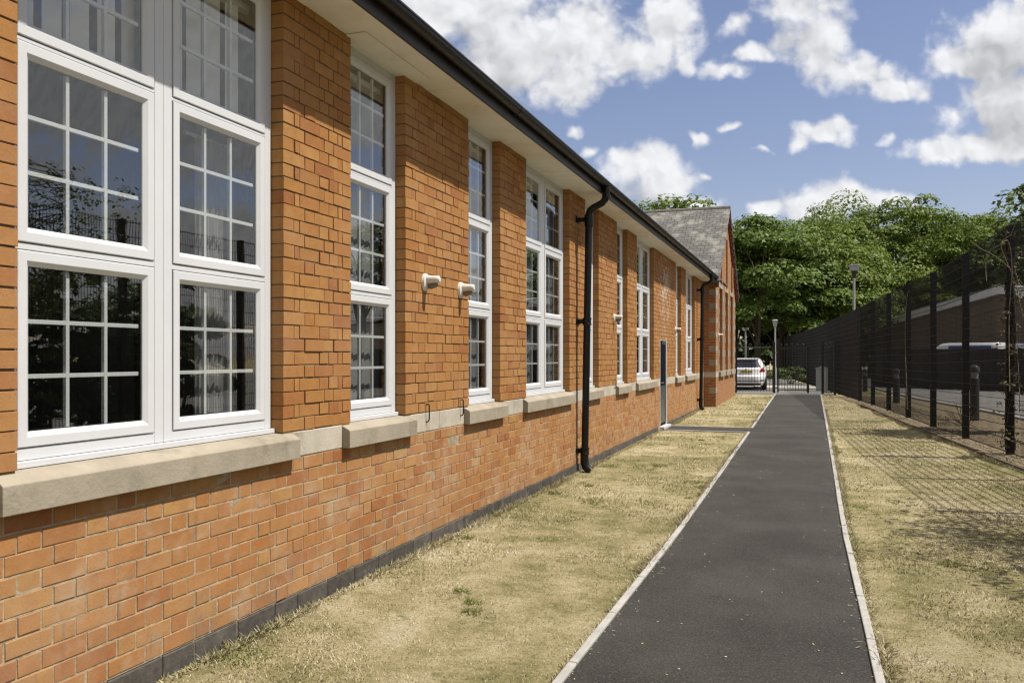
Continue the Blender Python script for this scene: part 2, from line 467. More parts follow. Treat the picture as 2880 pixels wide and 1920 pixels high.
# ------------------------------------------------------------------ the school
E = EYE
Z_PL, Z_B0, Z_B1, Z_SOF = .117, .985, 1.152, 3.91
Y0, YW = -3.0, 26.65
WIN = [(2.654,4.543,1),(5.3685,6.239,0),(7.595,8.475,0),(9.348,11.226,1),(12.08,12.92,0),(14.25,15.125,0),(16.0,17.85,1),(20.94,21.81,0),(22.70,24.55,1)]
DOOR = (18.62, 19.53)
school = empty('school_building', (-7, 12, 0), 'long single-storey orange brick school building with white windows and black gutter', 'building')

up, lo = [], []
edges = [Y0] + [q for w in WIN for q in w[:2]] + [YW]
piers = [(edges[i], edges[i+1]) for i in range(0, len(edges), 2)]
for a, b in piers:
    sk = [(DOOR[0], DOOR[1], 2.05)] if a < DOOR[0] < b else []
    pier_rows(a, b, Z_B1, Z_SOF+.03, 33, XW, .11, .0075, .0017, up, sk)
flemish(Y0, YW, Z_PL, Z_B0, 10, XW, .06, .010, .0012, lo, [DOOR])
brick_boxes('pier_bricks', up, m_brick_up, school)
brick_boxes('lower_wall_bricks', lo, m_brick_lo, school)
mb = MB()
for a, b in piers:
    e = .007
    if a < DOOR[0] < b:
        mb.box(-3.42, XW-.0075, a+e, DOOR[0]-.004, Z_B1-.05, Z_SOF+.02).box(-3.42, XW-.0075, DOOR[1]+.004, b-e, Z_B1-.05, Z_SOF+.02)
        mb.box(-3.42, XW-.0085, DOOR[0]-.004, DOOR[1]+.004, 2.055, Z_SOF+.02)
    else: mb.box(-3.42, XW-.0075, a+e, b-e, Z_B1-.05, Z_SOF+.02)
build_parts('pier_core', mb, m_mortar_up, school)
build_parts('lower_wall', MB().box(-3.42, XW-.0035, Y0, DOOR[0]-.004, -.3, Z_B1-.055).box(-3.42, XW-.0035, DOOR[1]+.004, YW, -.3, Z_B1-.055), m_mortar_lo, school)
# plinth blocks
pl = []; u = Y0; 
while u < YW-.3:
    L = random.choice((.36, .36, .24, .36))
    if not (u+L > DOOR[0] and u < DOOR[1]):
        pl.append((XW-.1, XW+.012+random.gauss(0,.0015), u+.003, u+L-.003, -.2, Z_PL-.004))
    u += L
brick_boxes('plinth', [q for q in pl if q[2] < DOOR[0]], m_plinth, school, c=.005); brick_boxes('plinth', [q for q in pl if q[2] > DOOR[0]], m_plinth, school, c=.005)
build_parts('plinth_mortar', MB().box(XW-.1, XW+.004, Y0, DOOR[0]-.004, -.25, Z_PL-.004).box(XW-.1, XW+.004, DOOR[1]+.004, YW, -.25, Z_PL-.004), m_mortar_lo, school)
# stone band and sills
SILL = [(a-.12, b+.095) for a, b, _ in WIN]
bs = []; u = Y0
for a, b in SILL + [(YW, YW)]:
    x0, x1 = u, a
    segs = [(x0, x1)]
    if x0 < DOOR[0] < x1: segs = [(x0, DOOR[0]-.01), (DOOR[1]+.01, x1)]
    for s0, s1 in segs:
        k = max(1, round((s1-s0)/.62)); w = (s1-s0)/k
        brick_boxes('stone_band', [(XW-.1, XW+.001, s0+i*w+.002, s0+(i+1)*w-.002, Z_B0+.004, Z_B1-.004) for i in range(k)], m_stone_pale, school, c=.004)
    u = b
# soffit, fascia, gutter, roof
mb = MB(); y = Y0
while y < YW:
    mb.box(-3.36, -2.764, y+.0015, min(y+2.42, YW)-.0015, Z_SOF+random.uniform(0,.0025), Z_SOF+.03); y += 2.42
build_parts('soffit_board', mb, m_soffit, school)
MB().box(-3.11, -2.95, 5.30, 6.42, Z_SOF-.006, Z_SOF-.0005).build('soffit_hatch', m_soffit, school, bevel=.002)
MB().box(-2.7640, -2.742, Y0, YW-.05, Z_SOF-.012, 4.06).build('fascia', m_fascia, school, bevel=.003)
arc = [(-2.688+.053*math.cos(PI+PI*k/14), 4.032+.053*math.sin(PI+PI*k/14)) for k in range(15)]
inn = [(-2.688+.047*math.cos(2*PI-PI*k/14), 4.034+.047*math.sin(2*PI-PI*k/14)) for k in range(15)]
lip = [(-2.628, 4.032), (-2.628, 4.044), (-2.640, 4.044)]
MB().prism_y(arc + lip + inn, Y0, YW-.12).build('gutter', m_black, school, smooth=True)
mb = MB()
for y in np.arange(0.4, 26.4, 1.85): mb.box(-2.742, -2.632, y, y+.03, 4.043, 4.049).box(-2.742,-2.732,y,y+.03,3.97,4.043)
build_parts('gutter_bracket', mb, m_black, school)
mb = MB()
for y in np.arange(-1.2, 26, 3.0):
    mb.prism_y([(x, z) for x, z in [(-2.688+.057*math.cos(PI+PI*k/12), 4.032+.057*math.sin(PI+PI*k/12)) for k in range(13)]+[(-2.688+.0535*math.cos(2*PI-PI*k/12), 4.032+.0535*math.sin(2*PI-PI*k/12)) for k in range(13)]], y, y+.07)
build_parts('gutter_joint', mb, m_black, school, smooth=True)
s30 = .577
MB().prism_y([(-2.70,4.055),(-7.2,4.055+4.5*s30),(-11.7,4.055),(-11.7,4.11),(-7.2,4.12+4.5*s30),(-2.70,4.115)], Y0-.1, 30.0).build('roof', m_slate, school)
MB().box(-11.4,-11.1,Y0,YW,-.3,4.05).box(-11.1,-3.42,Y0,Y0+.3,-.3,4.05).prism_y([(-3.4,4.05),(-7.2,6.2),(-11.1,4.05)],Y0,Y0+.28).build('rear_wall', m_wing, school)
MB().box(-9.2,-3.45,Y0+.3,YW,4.0,4.04).box(-9.2,-9.1,Y0+.3,YW,.1,4.0).build('room_lining', m_room, school)
mb = MB()
for y in (5.0, 9.0, 13.4, 18.3, 20.0, 24.9): mb.box(-9.1,-3.45,y-.05,y+.05,.1,4.0)
build_parts('partition', mb, m_room, school)
MB().box(-9.2,-3.42,Y0+.3,YW,.02,.10).build('room_floor', m_floor, school)

# windows ------------------------------------------------------------
NF = .09
XF = XW - NF
def ring(mb, X, y0, y1, z0, z1, prof):
    b0 = len(mb.v)
    for ins, n in prof:
        mb.v += [(X+n,y0+ins,z0+ins),(X+n,y1-ins,z0+ins),(X+n,y1-ins,z1-ins),(X+n,y0+ins,z1-ins)]
    for i in range(len(prof)-1):
        for j in range(4):
            k = (j+1) % 4; mb.f.append((b0+i*4+j, b0+i*4+k, b0+i*4+4+k, b0+i*4+4+j))
ROWS = [(-.392,.457),(.493,1.354),(1.379,2.226)]
def window(y0, y1, dbl):
    fr = MB(); D = .07
    zb, zt = E-.478, E+2.285
    g = .0065
    fr.box(XF-D, XF, y0+.002, y0+.066, zb+.03, zt).box(XF-D, XF, y1-.066, y1-.002, zb+.03, zt)
    cols = [(y0+.066, y1-.066)]
    if dbl:
        ym = (y0+y1)/2
        fr.box(XF-D, XF, ym-.0635, ym-.001, zb+.03, zt).box(XF-D, XF, ym+.001, ym+.0635, zb+.03, zt)
        cols = [(y0+.066, ym-.0635), (ym+.0635, y1-.066)]
    for c0, c1 in cols:
        fr.box(XF-D, XF-.001, c0, c1, zb+.03, E-.396).box(XF-D, XF-.001, c0, c1, E+.461, E+.489)
        fr.box(XF-D, XF-.001, c0, c1, E+1.358, E+1.375).box(XF-D, XF-.001, c0, c1, E+2.230, zt)
    fr.box(XF-D, XF+.028, y0+.002, y1-.002, zb, zb+.028)
    w = fr.build('window', m_upvc, school, bevel=.0025)
    for c0, c1 in cols:
        for a, b in ROWS:
            sa, sb, za, zc = c0+g, c1-g, E+a, E+b
            s = MB()
            ring(s, XF, sa, sb, za, zc, [(0,-.06),(0,.003),(.003,.006),(.044,.006),(.066,-.012),(.066,-.055)])
            ga, gb, h0, h1 = sa+.064, sb-.064, za+.064, zc-.064
            for k in (1, 2):
                q = ga+(gb-ga)*k/3; s.box(XF-.046, XF-.026, q-.010, q+.010, h0, h1)
                q = h0+(h1-h0)*k/3; s.box(XF-.045, XF-.027, ga, gb-.012, q-.010, q+.010)
            s.build('sash', m_upvc, w, bevel=.002)
            s = MB(); ring(s, XF, sa, sb, za, zc, [(.066,-.020),(.069,-.020),(.069,-.062),(.06,-.064)])
            s.build('glazing_spacer', m_spacer, w)
            MB().box(XF-.0185, XF-.0135, ga, gb, h0, h1).build('pane', m_glass, w)
    # weathered stone sill
    p = .062; a, b = y0-.12, y1+.095
    prof = [(XW-.10, Z_B0+.001), (XW+p, Z_B0+.001), (XW+p, E-.522), (XW+p-.012, E-.512), (XW-.001, E-.486), (XF-.03, E-.476), (XF-.03, Z_B0+.001)]
    MB().prism_y(prof[1:], a, b).build('sill', m_stone, w, bevel=.004)
    return w
for a, b, d in WIN: window(a, b, d)

# blinds -----------------------------------------------------------
def blind(name_label, y0, y1, z0, z1, pitch, ang, mat, start=0., stop=1.):
    o = empty('vertical_blind', (XF-.13, (y0+y1)/2, z1), name_label, 'blind', 'vertical blinds inside the school windows')
    MB().box(XF-.16, XF-.10, y0, y1, z1, z1+.04).build('headrail', m_blind_w, o)
    s = MB(); y = y0+start*(y1-y0)
    while y < y0+stop*(y1-y0):
        a = ang+random.uniform(-.05,.05)
        s.obox((XF-.13, y, (z0+z1)/2), (.0008, .0445, (z1-z0)/2), a); y += pitch*random.uniform(.9,1.1)
    s.build('slats', mat, o)
blind('short white vertical blind behind the top panes of the widest, nearest window', 2.72, 4.48, E+1.36, E+2.14, .16, -.35, m_blind_w)
blind('grey vertical blind behind the narrow window left of the two white wall lamps', 5.42, 6.19, E-.4, E+2.12, .084, -.2, m_blind, .28)
blind('grey vertical blind behind the narrow window right of the two white wall lamps', 7.65, 8.42, E-.4, E+2.12, .088, -.2, m_blind)
blind('grey vertical blind behind the wide window left of the near black downpipe', 9.41, 11.16, E-.4, E+2.12, .1, -.6, m_blind)
blind('grey vertical blind behind the narrow window half hidden by the near downpipe', 12.13, 12.87, E-.4, E+2.12, .1, -.6, m_blind)
blind('grey vertical blind behind the wide window before the dark door', 16.06, 17.79, E-.4, E+2.12, .1, -.6, m_blind)

cu = empty('curtain', (XF-.25, 4.36, E-.4), 'grey curtain gathered behind the right edge of the widest, nearest window', 'curtain')
mb = MB(); n = 40; P = []
for i in range(n+1):
    y = 4.14+.36*i/n; P.append((XF-.25+.018*math.sin(i*1.25)+.006*math.sin(i*.5), y))
V = [(x, y, z) for z in (E-.42, E+1.3) for x, y in P]+[(x-.004, y, z) for z in (E-.42, E+1.3) for x, y in P]; k = n+1
mb.add(V, [(i, i+1, k+i+1, k+i) for i in range(n)]+[(2*k+i+1, 2*k+i, 3*k+i, 3*k+i+1) for i in range(n)])
mb.build('fabric', M('grey_curtain', (.42,.42,.43), .9), cu, smooth=True, fix=False)
MB().tube([(XF-.25, 4.05, E+1.31), (XF-.25, 4.52, E+1.31)], .012, 8).build('curtain_rail', m_upvc, cu, smooth=True)

# door ---------------------------------------------------------------
d0, d1 = DOOR; zd = g1(-3, 19)+.05
dr = MB().box(XW-.07, XW-.018, d0+.07, d1-.07, zd+.03, 1.90).build('door', m_door, school, bevel=.003)
mb = MB().box(XW-.16, XW-.004, d0, d0+.065, zd, 2.05).box(XW-.16, XW+.004, d1-.065, d1, zd, 2.05).box(XW-.16, XW-.005, d0+.065, d1-.065, 1.98, 2.05)
mb.build('door_frame', m_upvc, dr, bevel=.003)
MB().box(XW-.05, XW-.04, d0+.066, d1-.066, 1.905, 1.979).build('door_transom_pane', m_glass, dr)
MB().tube([(XW-.018,d0+.16,1.05),(XW+.035,d0+.16,1.05),(XW+.035,d0+.28,1.05)], .011).build('door_handle', m_metal, dr, smooth=True)
MB().box(XW-.0175,XW-.014,d0+.12,d1-.12,zd+.08,.98).build('kick_plate', M('grey_kick_plate',(.14,.15,.16),.3,metal=.6), dr)
MB().box(XW-.16, XW+.10, d0-.02, d1+.02, -.2, zd+.02).build('door_step', m_upvc, dr, bevel=.006)

# ------------------------------------------------------------------ gabled wing
XG, YA, YB = -2.742, 26.65, 33.76
wing = empty('gabled_wing', (-6, 30.2, 0), 'gabled brick end wing with stone quoins and grey slate roof', 'building')
WW = [(27.75,28.75),(29.72,30.68),(31.65,32.65)]
zs, zh = E-.478, E+2.2
ZE, ZR = E+2.42, E+5.08
mb = MB()
mb.box(XG-.34, XG, YA, YB, -.3, zs-.165)
pe = [YA]+[q for w in WW for q in w]+[YB]
for i in range(0, len(pe), 2): mb.box(XG-.34, XG, pe[i], pe[i+1], zs-.165, zh)
mb.box(XG-.34, XG, YA, YB, zh, ZE-.05)
YM = (YA+YB)/2
mb.poly([(XG-.34,YA,ZE-.05),(XG-.34,YB,ZE-.05),(XG-.34,YM,ZR-.1)], [(XG,YA,ZE-.05),(XG,YB,ZE-.05),(XG,YM,ZR-.1)])
mb.box(-12, XG-.34, YA, YA+.3, -.3, ZE-.03).box(-12, XG-.34, YB-.3, YB, -.3, ZE-.03)
mb.build('wall', m_wing, wing)
mb = MB()
for a, b in WW:
    c = (a+b)/2; mb.box(XG+.0005, XG+.05, c-.17, c+.17, zh+.18, zh+1.05 + (.75 if abs(c-YM) < .3 else 0))
build_parts('pilaster_strip', mb, m_wing, wing)
# roof slabs
xr = XG+.13
def slab(ya, yb, za, zb, th=.07):
    mb = MB(); nx = -14
    mb.poly([(nx,ya,za),(xr,ya,za),(xr,yb,zb),(nx,yb,zb)], [(nx,ya,za+th),(xr,ya,za+th),(xr,yb,zb+th),(nx,yb,zb+th)])
    return mb
ov = .24; sl = (ZR-ZE)/(YM-YA)
slab(YA-ov, YM, ZE-ov*sl, ZR).build('roof', m_slate, wing)
slab(YB+ov, YM, ZE-ov*sl, ZR).build('roof', m_slate, wing)
mb = MB(); x = xr
while x > -13:
    mb.tube([(x,YM,ZR+.035),(x-.42,YM,ZR+.035)], .085, 8); x -= .43
mb.build('ridge_tiles', M('weathered_ridge_tile',(.22,.20,.17),.9,var=.3,scale=9,bump=.5), wing)
mb = MB()
for sgn in (-1, 1):
    n = 26
    for i in range(n):
        t = (i+.5)/n; y = YM + sgn*(YM-YA+ov)*t; z = ZR-(YM-YA+ov)*t*sl
        mb.box(XG+.001, XG+(.11 if i % 2 else .06), y-.06, y+.06, z-.19, z-.015)
mb.build('verge_corbel', coursed('red_corbel_brick', (.28,.06,.035), (.18,.04,.025), (.2,.13,.09), .2, .09), wing)
mb = MB()
for k in range(8):
    z1 = E+2.05-.43*k; z0 = z1-.17
    if k == 6: continue
    L = .22 if k % 2 else .36
    mb.box(XG-.36+.16, XG+.004, YA-.004, YA+.05, z0, z1)
    mb.box(XG-.05, XG+.0045, YA-.0035, YA+L+.2, z0+.001, z1-.001)
    mb.box(XG-.05, XG+.004, YB-L-.1, YB+.004, z0, z1)
for a, b in WW:
    for k in range(6):
        z1 = E+2.0-.45*k; L = .16 if k % 2 else .28
        mb.box(XG-.03, XG+.005, a-L, a-.0005, z1-.2, z1).box(XG-.03, XG+.005, b+.0005, b+L, z1-.2, z1)
    mb.box(XG-.05, XG+.006, a-.2, b+.2, zh+.001, zh+.16)
build_parts('quoin', mb, m_stone, wing)
mb = MB()
for u0, u1 in ((YA, WW[0][0]-.3),(WW[0][1]+.3, WW[1][0]-.3),(WW[1][1]+.3, WW[2][0]-.3),(WW[2][1]+.3, YB)): mb.box(XG-.05, XG+.003, u0-.0025, u1, zs-.165, zs)
mb.box(XG-.365, XG-.001, YA-.003, YA+.05, zs-.164, zs-.001)
build_parts('stone_band', mb, m_stone_pale, wing)
for a, b in WW:
    f = MB(); X = XG-.2
    f.box(X-.06,X,a,a+.07,zs,zh).box(X-.06,X,b-.07,b,zs,zh).box(X-.06,X-.001,a+.07,b-.07,zh-.07,zh).box(X-.06,X-.001,a+.07,b-.07,zs,zs+.09)
    for q in (.33,.66): f.box(X-.06,X-.001,a+.07,b-.07,zs+(zh-zs)*q-.04,zs+(zh-zs)*q+.04)
    for q in (.35,.65): f.box(X-.05,X-.012,a+(b-a)*q-.012,a+(b-a)*q+.012,zs+.09,zh-.07)
    w = f.build('window', m_upvc, wing)
    MB().box(X-.036,X-.032,a+.06,b-.06,zs+.08,zh-.06).build('pane', m_glass, w)
    MB().box(XG-.2, XG+.085, a-.28, b+.28, zs-.165, zs-.002).build('sill', m_stone, w, bevel=.006)
MB().box(-12,XG-.5,YA+.3,YB-.3,.0,.05).box(-6,-5.9,YA+.3,YB-.3,.05,4.).build('room_lining', m_room, wing)

# ------------------------------------------------------------------ downpipes
def downpipe(y, label, lean):
    x0 = XW+.105; zg = g1(-3, y)
    o = empty('downpipe', (x0, y, zg), label, 'downpipe', 'black downpipes on the school wall')
    r = .05; zt = E+1.98
    def px(z): return x0 + lean*max(0, (z-zg))/(zt-zg)
    pts = [(px(z), y, z) for z in (zg+.22, 1.0, 1.9, 2.8, zt-.08)]
    MB().tube(pts, r, 16).build('pipe', m_iron, o, smooth=True)
    a = Vector((px(zt), y, zt)); e = Vector((-2.688, y, 3.99))
    pth = [a-Vector((0,0,.10)), a+Vector((0,0,.02)), a+Vector((.015,0,.06)), a+Vector((.06,0,.10)), e-Vector((.06,0,.22)), e-Vector((.018,0,.17)), e-Vector((.002,0,.11)), e]
    MB().tube(pth, r*.98, 14).build('swan_neck', m_iron, o, smooth=True)
    mb = MB(); mb.tube([e-Vector((0,0,.15)), e-Vector((0,0,.11))], .062, 14); mb.tube([e-Vector((0,0,.055)), e-Vector((0,0,.02))], .062, 14)
    mb.tube([a-Vector((0,0,.16)), a+Vector((0,0,.0))], .063, 14); mb.build('collar', m_iron, o, smooth=True)
    for z in (zt-.06, E+.49, zg+.30):
        c = px(z); mb = MB()
        mb.lathe([(.051,-.05),(.064,-.048),(.064,-.034),(.058,-.03),(.058,.03),(.066,.036),(.066,.05),(.051,.052)], (c,y,z), 16)
        mb.box(XW, c, y-.02, y+.02, z-.03, z+.03).box(XW-.002, XW+.02, y-.085, y+.085, z-.035, z+.035)
        mb.build('bracket', m_iron, o, smooth=True)
    MB().tube([(x0,y,zg+.26),(x0,y,zg+.14),(x0+.02,y,zg+.08),(x0+.085,y,zg+.02)], [.058,.058,.058,.06], 14).build('shoe', m_iron, o, smooth=True)
    return o
downpipe(11.63, 'near black cast iron downpipe between the wide window and a narrow one', .065)
downpipe(25.05, 'far black downpipe beside the gabled wing corner', .05)

# ------------------------------------------------------------------ wall lamps and staples
def wall_lamp(X, y, z, label, s=1.):
    o = empty('wall_lamp', (X, y, z), label, 'lamp', 'white wall lamps along the school')
    MX = Matrix.Rotation(PI/2, 3, 'Y')
    pl = MB(); n = 20
    P = [(X, y+.062*s*math.cos(2*PI*k/n), z+.078*s*math.sin(2*PI*k/n)) for k in range(n)]
    Q = [(X+.022*s, y+.058*s*math.cos(2*PI*k/n), z+.074*s*math.sin(2*PI*k/n)) for k in range(n)]
    R_ = [(X+.036*s, y+.035*s*math.cos(2*PI*k/n), z+.05*s*math.sin(2*PI*k/n)) for k in range(n)]
    pl.poly(P, Q); pl.poly(Q, R_); pl.build('back_plate', m_lampw, o, smooth=True)
    b = MB()
    prof = [(.0,.0),(.040,.0),(.042,.02),(.036,.06),(.032,.11),(.030,.135),(.022,.143),(0.001,.145)]
    b.lathe([(max(r,.0008)*s, h*s) for r, h in prof], (X, y, z+.022*s), 16, MX)
    b.build('lamp_body', m_lampw, o, smooth=True)
    MB().tube([(X+.04*s,y,z-.03*s),(X+.06*s,y,z-.034*s),(X+.10*s,y,z-.026*s),(X+.12*s,y,z-.014*s)], [.022*s,.026*s,.022*s,.014*s], 12).build('lens', m_lens, o, smooth=True)
    return o
wall_lamp(XW, 6.60, E+.63, 'white wall lamp, nearer of the pair on the pier between two narrow windows')
wall_lamp(XW, 7.38, E+.62, 'white wall lamp, farther of the pair on the pier between two narrow windows')
wall_lamp(XW, 14.0, E+.635, 'white wall lamp on the pier just past the near downpipe')
wall_lamp(XW, 20.83, E+.64, 'white wall lamp on the brick to the right of the dark door')
wall_lamp(XG, 27.48, E+.66, 'white wall lamp on the front of the gabled wing')
def staple(y, z, label):
    mb = MB(); r = .006
    mb.tube([(XW-.01,y,z+.075),(XW+.022,y,z+.075),(XW+.03,y,z+.068),(XW+.03,y,z-.05),(XW+.022,y,z-.07),(XW-.01,y,z-.08)], r, 8)
    o = mb.build('wall_staple', m_iron, None, smooth=True)
    return tag(o, label, 'wall hook', 'black staples in the stone band')
staple(6.63, E-.485, 'black iron staple in the stone band below the nearer paired wall lamp')
staple(7.385, E-.48, 'black iron staple in the stone band below the farther paired wall lamp')
staple(14.02, E-.46, 'black iron staple at pier foot below the single wall lamp past the downpipe')

# ------------------------------------------------------------------ ground, path, roads
def sheet(name, ys, xl, xr, dz, mat, kind='structure', n=4, parent=None, thick=None):
    V, Fa = [], []
    for y in ys:
        a, b = (xl(y) if callable(xl) else xl), (xr(y) if callable(xr) else xr)
        for k in range(n+1):
            x = a+(b-a)*k/n; V.append((x, y, g1(x, y)+dz))
    for i in range(len(ys)-1):
        for k in range(n):
            q = i*(n+1)+k; Fa.append((q, q+1, q+n+2, q+n+1))
    o = np_obj(name, V, Fa, mat, parent)
    if kind: tag(o, kind=kind)
    return o
xs = np.unique(np.concatenate([np.array([-600,-300,-150,-80,-40,-20,-12]), np.arange(-8, 12, .3), np.array([12,16,25,40,80,150,300,600.])]))
ys = np.unique(np.concatenate([np.array([-600,-200,-80,-30,-12]), np.arange(-6, 50, .4), np.array([50,55,60,70,80,100,130,180,300,700,1500.])]))
XX, YY = np.meshgrid(xs, ys); ZZ = G(XX, YY)
nx_ = len(xs)
Fg = [(i*nx_+j, i*nx_+j+1, (i+1)*nx_+j+1, (i+1)*nx_+j) for i in range(len(ys)-1) for j in range(nx_-1)]
o = np_obj('ground', np.stack([XX, YY, ZZ], -1).reshape(-1, 3), Fg, m_lawn, smooth=True)
tag(o, kind='structure')
Lp = [gpt(*q) for q in ((1561,1920),(1886,1518),(2106.5,1212),(2181,1107))]
Rp = [gpt(*q) for q in ((2492,1920),(2389,1518),(2332,1212),(2310,1107))]
lY, lX = [p.y for p in Lp], [p.x for p in Lp]
rY, rX = [p.y for p in Rp], [p.x for p in Rp]
_pl = np.polyfit(lY, lX, 1); _pr = np.polyfit(rY, rX, 1)
print('fit', np.polyval(_pl, lY)-lX, np.polyval(_pr, rY)-rX)
def path_l(y): return float(np.interp(y, lY, lX))
def path_r(y): return float(np.interp(y, rY, rX))
print('path', lX, lY, rX, rY)
ysp = np.arange(-3, 34.9, .5)
sheet('path', ysp, lambda y: path_l(y)+.02, lambda y: path_r(y)-.02, .014, m_path)
def kerb(name, yA, yB, fx, w=.047, L=.915, sgn=1, top=.03):
    V = []; y = yA; B = []
    while y < yB:
        a, b = y+.004, min(y+L, yB)-.004
        jx = random.gauss(0, .0012); jz = random.gauss(0, .0015)
        x0, x1 = fx(a)+jx, fx(b)+jx
        z0, z1 = g1(x0,a)+top+jz, g1(x1,b)+top+jz
        B.append((x0,x1,a,b,z0,z1)); y += L
    mb = MB()
    for x0,x1,a,b,z0,z1 in B:
        mb.poly([(x0,a,z0-.12),(x0+w,a,z0-.12),(x1+w,b,z1-.12),(x1,b,z1-.12)], [(x0,a,z0),(x0+w,a,z0),(x1+w,b,z1),(x1,b,z1)])
    return tag(mb.build(name, m_kerb, bevel=.006), kind='structure')
DY0, DY1 = 18.55, 19.55
kerb('path_edging', -3, DY0, path_l); kerb('path_edging', DY1, 34.7, path_l)
kerb('path_edging', -3, 34.7, lambda y: path_r(y)-.052)
V = []
sheet('door_path', np.array([DY0, 18.8, 19.05, 19.3, DY1]), XW+.02, lambda y: path_l(y)+.03, .017, m_path)
mb = MB()
for y in (DY0-.05, DY1): 
    x0 = XW+.1; x1 = path_l(y)
    mb.box(x0, x1, y, y+.05, g1(-2,y)-.1, g1(-2,y)+.028)
tag(mb.build('door_path_edging', m_kerb, bevel=.005), kind='structure')
kx = lambda y: float(np.interp(y, [0,10,20,24,32,45,60], [6.4,6.0,5.2,4.6,3.5,2.6,2.0]))
sheet('soil_bed', np.arange(0, 34.5, .5), lambda y: fence_x(y)-.31, lambda y: max(kx(y)-.05, fence_x(y)+.3), .006, m_soil, n=8)
sheet('road', np.arange(0, 62, 1.), kx, lambda y: 40., .010, m_road, n=12)
sheet('car_park', np.arange(34.9, 60, 1.), -14., lambda y: fence_x(y)-.1, .008, m_road, n=8)
mb = MB()
for y in np.arange(0, 60, 1.):
    x0, x1 = kx(y)-.06, kx(y+.99)-.06
    za, zb = g1(x0+.05,y)+.06, g1(x1+.05,y+1)+.06
    mb.poly([(x0,y,za-.2),(x0+.12,y,za-.2),(x1+.12,y+.99,zb-.2),(x1,y+.99,zb-.2)], [(x0,y,za),(x0+.12,y,za),(x1+.12,y+.99,zb),(x1,y+.99,zb)])
tag(mb.build('road_kerb', m_kerb), kind='structure')
tag(MB().box(-2.6, .2, 41.0, 44.0, g1(-1,42)-.1, g1(-1,42)+.05).build('concrete_strip', m_concrete), kind='structure')
# board retaining the soil under the fence
mb = MB(); 
for y in np.arange(6, 25.5, 2.4):
    a, b = y, y+2.39; fx = lambda q: fence_x(q)-.33
    za, zb = g1(fx(a)-.2,a), g1(fx(b)-.2,b); j = random.gauss(0,.008)
    mb.poly([(fx(a)-.03,a,za-.1),(fx(a)+.02,a,za-.1),(fx(b)+.02,b,zb-.1),(fx(b)-.03,b,zb-.1)], [(fx(a)-.03,a,za+.105+j),(fx(a)+.02,a,za+.105+j),(fx(b)+.02,b,zb+.105+j),(fx(b)-.03,b,zb+.105+j)])
tag(mb.build('edging_board', m_board, bevel=.006), 'low weathered edging board holding the soil under the tall mesh fence', 'edging board')

# grass ---------------------------------------------------------------
def blades(xl, xr, y0, y1, n, h, w):
    y = rng.uniform(y0, y1, n); t = rng.uniform(0, 1, n)
    a = np.array([xl(q) for q in y]); b = np.array([xr(q) for q in y]); x = a+(b-a)*t
    z = G(x, y)-.004
    az = rng.uniform(0, 2*PI, n); lean = rng.uniform(.45, 1.5, n); L = h*rng.uniform(.45, 1.25, n)
    cl = .6+.8*(np.sin(x*2.1+np.sin(y*1.3)*2)*np.sin(y*1.7+x) > .1); L = L*np.clip(cl, .75, 1.3)
    d = np.stack([np.cos(az)*np.sin(lean), np.sin(az)*np.sin(lean), np.cos(lean)], 1)
    pr = np.stack([-np.sin(az), np.cos(az), 0*az], 1)*(w*rng.uniform(.6, 1.4, n)/2)[:, None]
    p = np.stack([x, y, z], 1)
    mid = p + d*(L*.55)[:, None]; tip = p + d*L[:, None]; tip[:, 2] -= L*.12
    return np.stack([p-pr, p+pr, mid+pr*.8, tip, mid-pr*.8], 1)
inL = lambda y: XW+.03; outL = lambda y: path_l(y)-.004
inR = lambda y: path_r(y)+.004; outR = lambda y: fence_x(y)-.37
BL = []
for xl, xr in ((inL, outL), (inR, outR)):
    for y0, y1, dens, h, w in ((2.4,6,5600,.026,.0042),(6,9,3800,.028,.0055),(9,14,2100,.03,.008),(14,22,900,.034,.011),(22,34.6,420,.04,.016)):
        wd = xr((y0+y1)/2)-xl((y0+y1)/2)
        BL.append(blades(xl, xr, y0, y1, int(max(wd,.1)*(y1-y0)*dens), h, w))
# shaggier edge along the kerbs and the wall foot
for f, s_ in ((lambda y: path_l(y)-.03, .05), (lambda y: path_r(y)-.005, .05), (lambda y: XW+.03, .06), (lambda y: fence_x(y)-.42, .06)):
    BL.append(blades(lambda y: f(y)-.0, lambda y: f(y)+s_, 2.4, 26, 11000, .062, .006))
A = np.concatenate(BL); K = len(A)
# keep the cross path clear
cen = A[:, 0]; keep = ~((cen[:, 1] > DY0-.04) & (cen[:, 1] < DY1+.04) & (cen[:, 0] < path_l(19)))
A = A[keep]; K = len(A)
o = np_obj('grass', A.reshape(-1, 3), np.arange(K*5).reshape(K, 5), m_blade)
tag(o, kind='stuff'); print('blades', K)
wb = []
for q in range(44):
    left = q % 2 == 0; y = 3.2+15*rng.uniform()**1.4; f0, f1 = (inL, outL) if left else (inR, outR)
    x = f0(y)+(f1(y)-f0(y))*rng.uniform(.03, .97); rr_ = rng.uniform(.04, .13)
    b_ = blades(lambda v: x-rr_, lambda v: x+rr_, y-rr_, y+rr_, int(60+900*rr_), .045, .0075)
    wb.append(b_)
wb = np.concatenate(wb)
o = np_obj('weeds', wb.reshape(-1, 3), np.arange(len(wb)*5).reshape(-1, 5), leaf_mat('weed_leaves', [(0,(.12,.16,.045)),(.5,(.22,.24,.08)),(1,(.36,.34,.15))])); tag(o, kind='stuff')
gc = [blades(lambda y: path_l(y)+.05, lambda y: path_l(y)+.05+.16*rng.uniform()**2, 3, 18, 260, .03, .006),
      blades(lambda y: path_r(y)-.05-.16*rng.uniform()**2, lambda y: path_r(y)-.05, 3, 18, 260, .03, .006),
      blades(lambda y: path_l(y)+.1, lambda y: path_r(y)-.1, 3.5, 16, 110, .024, .010)]
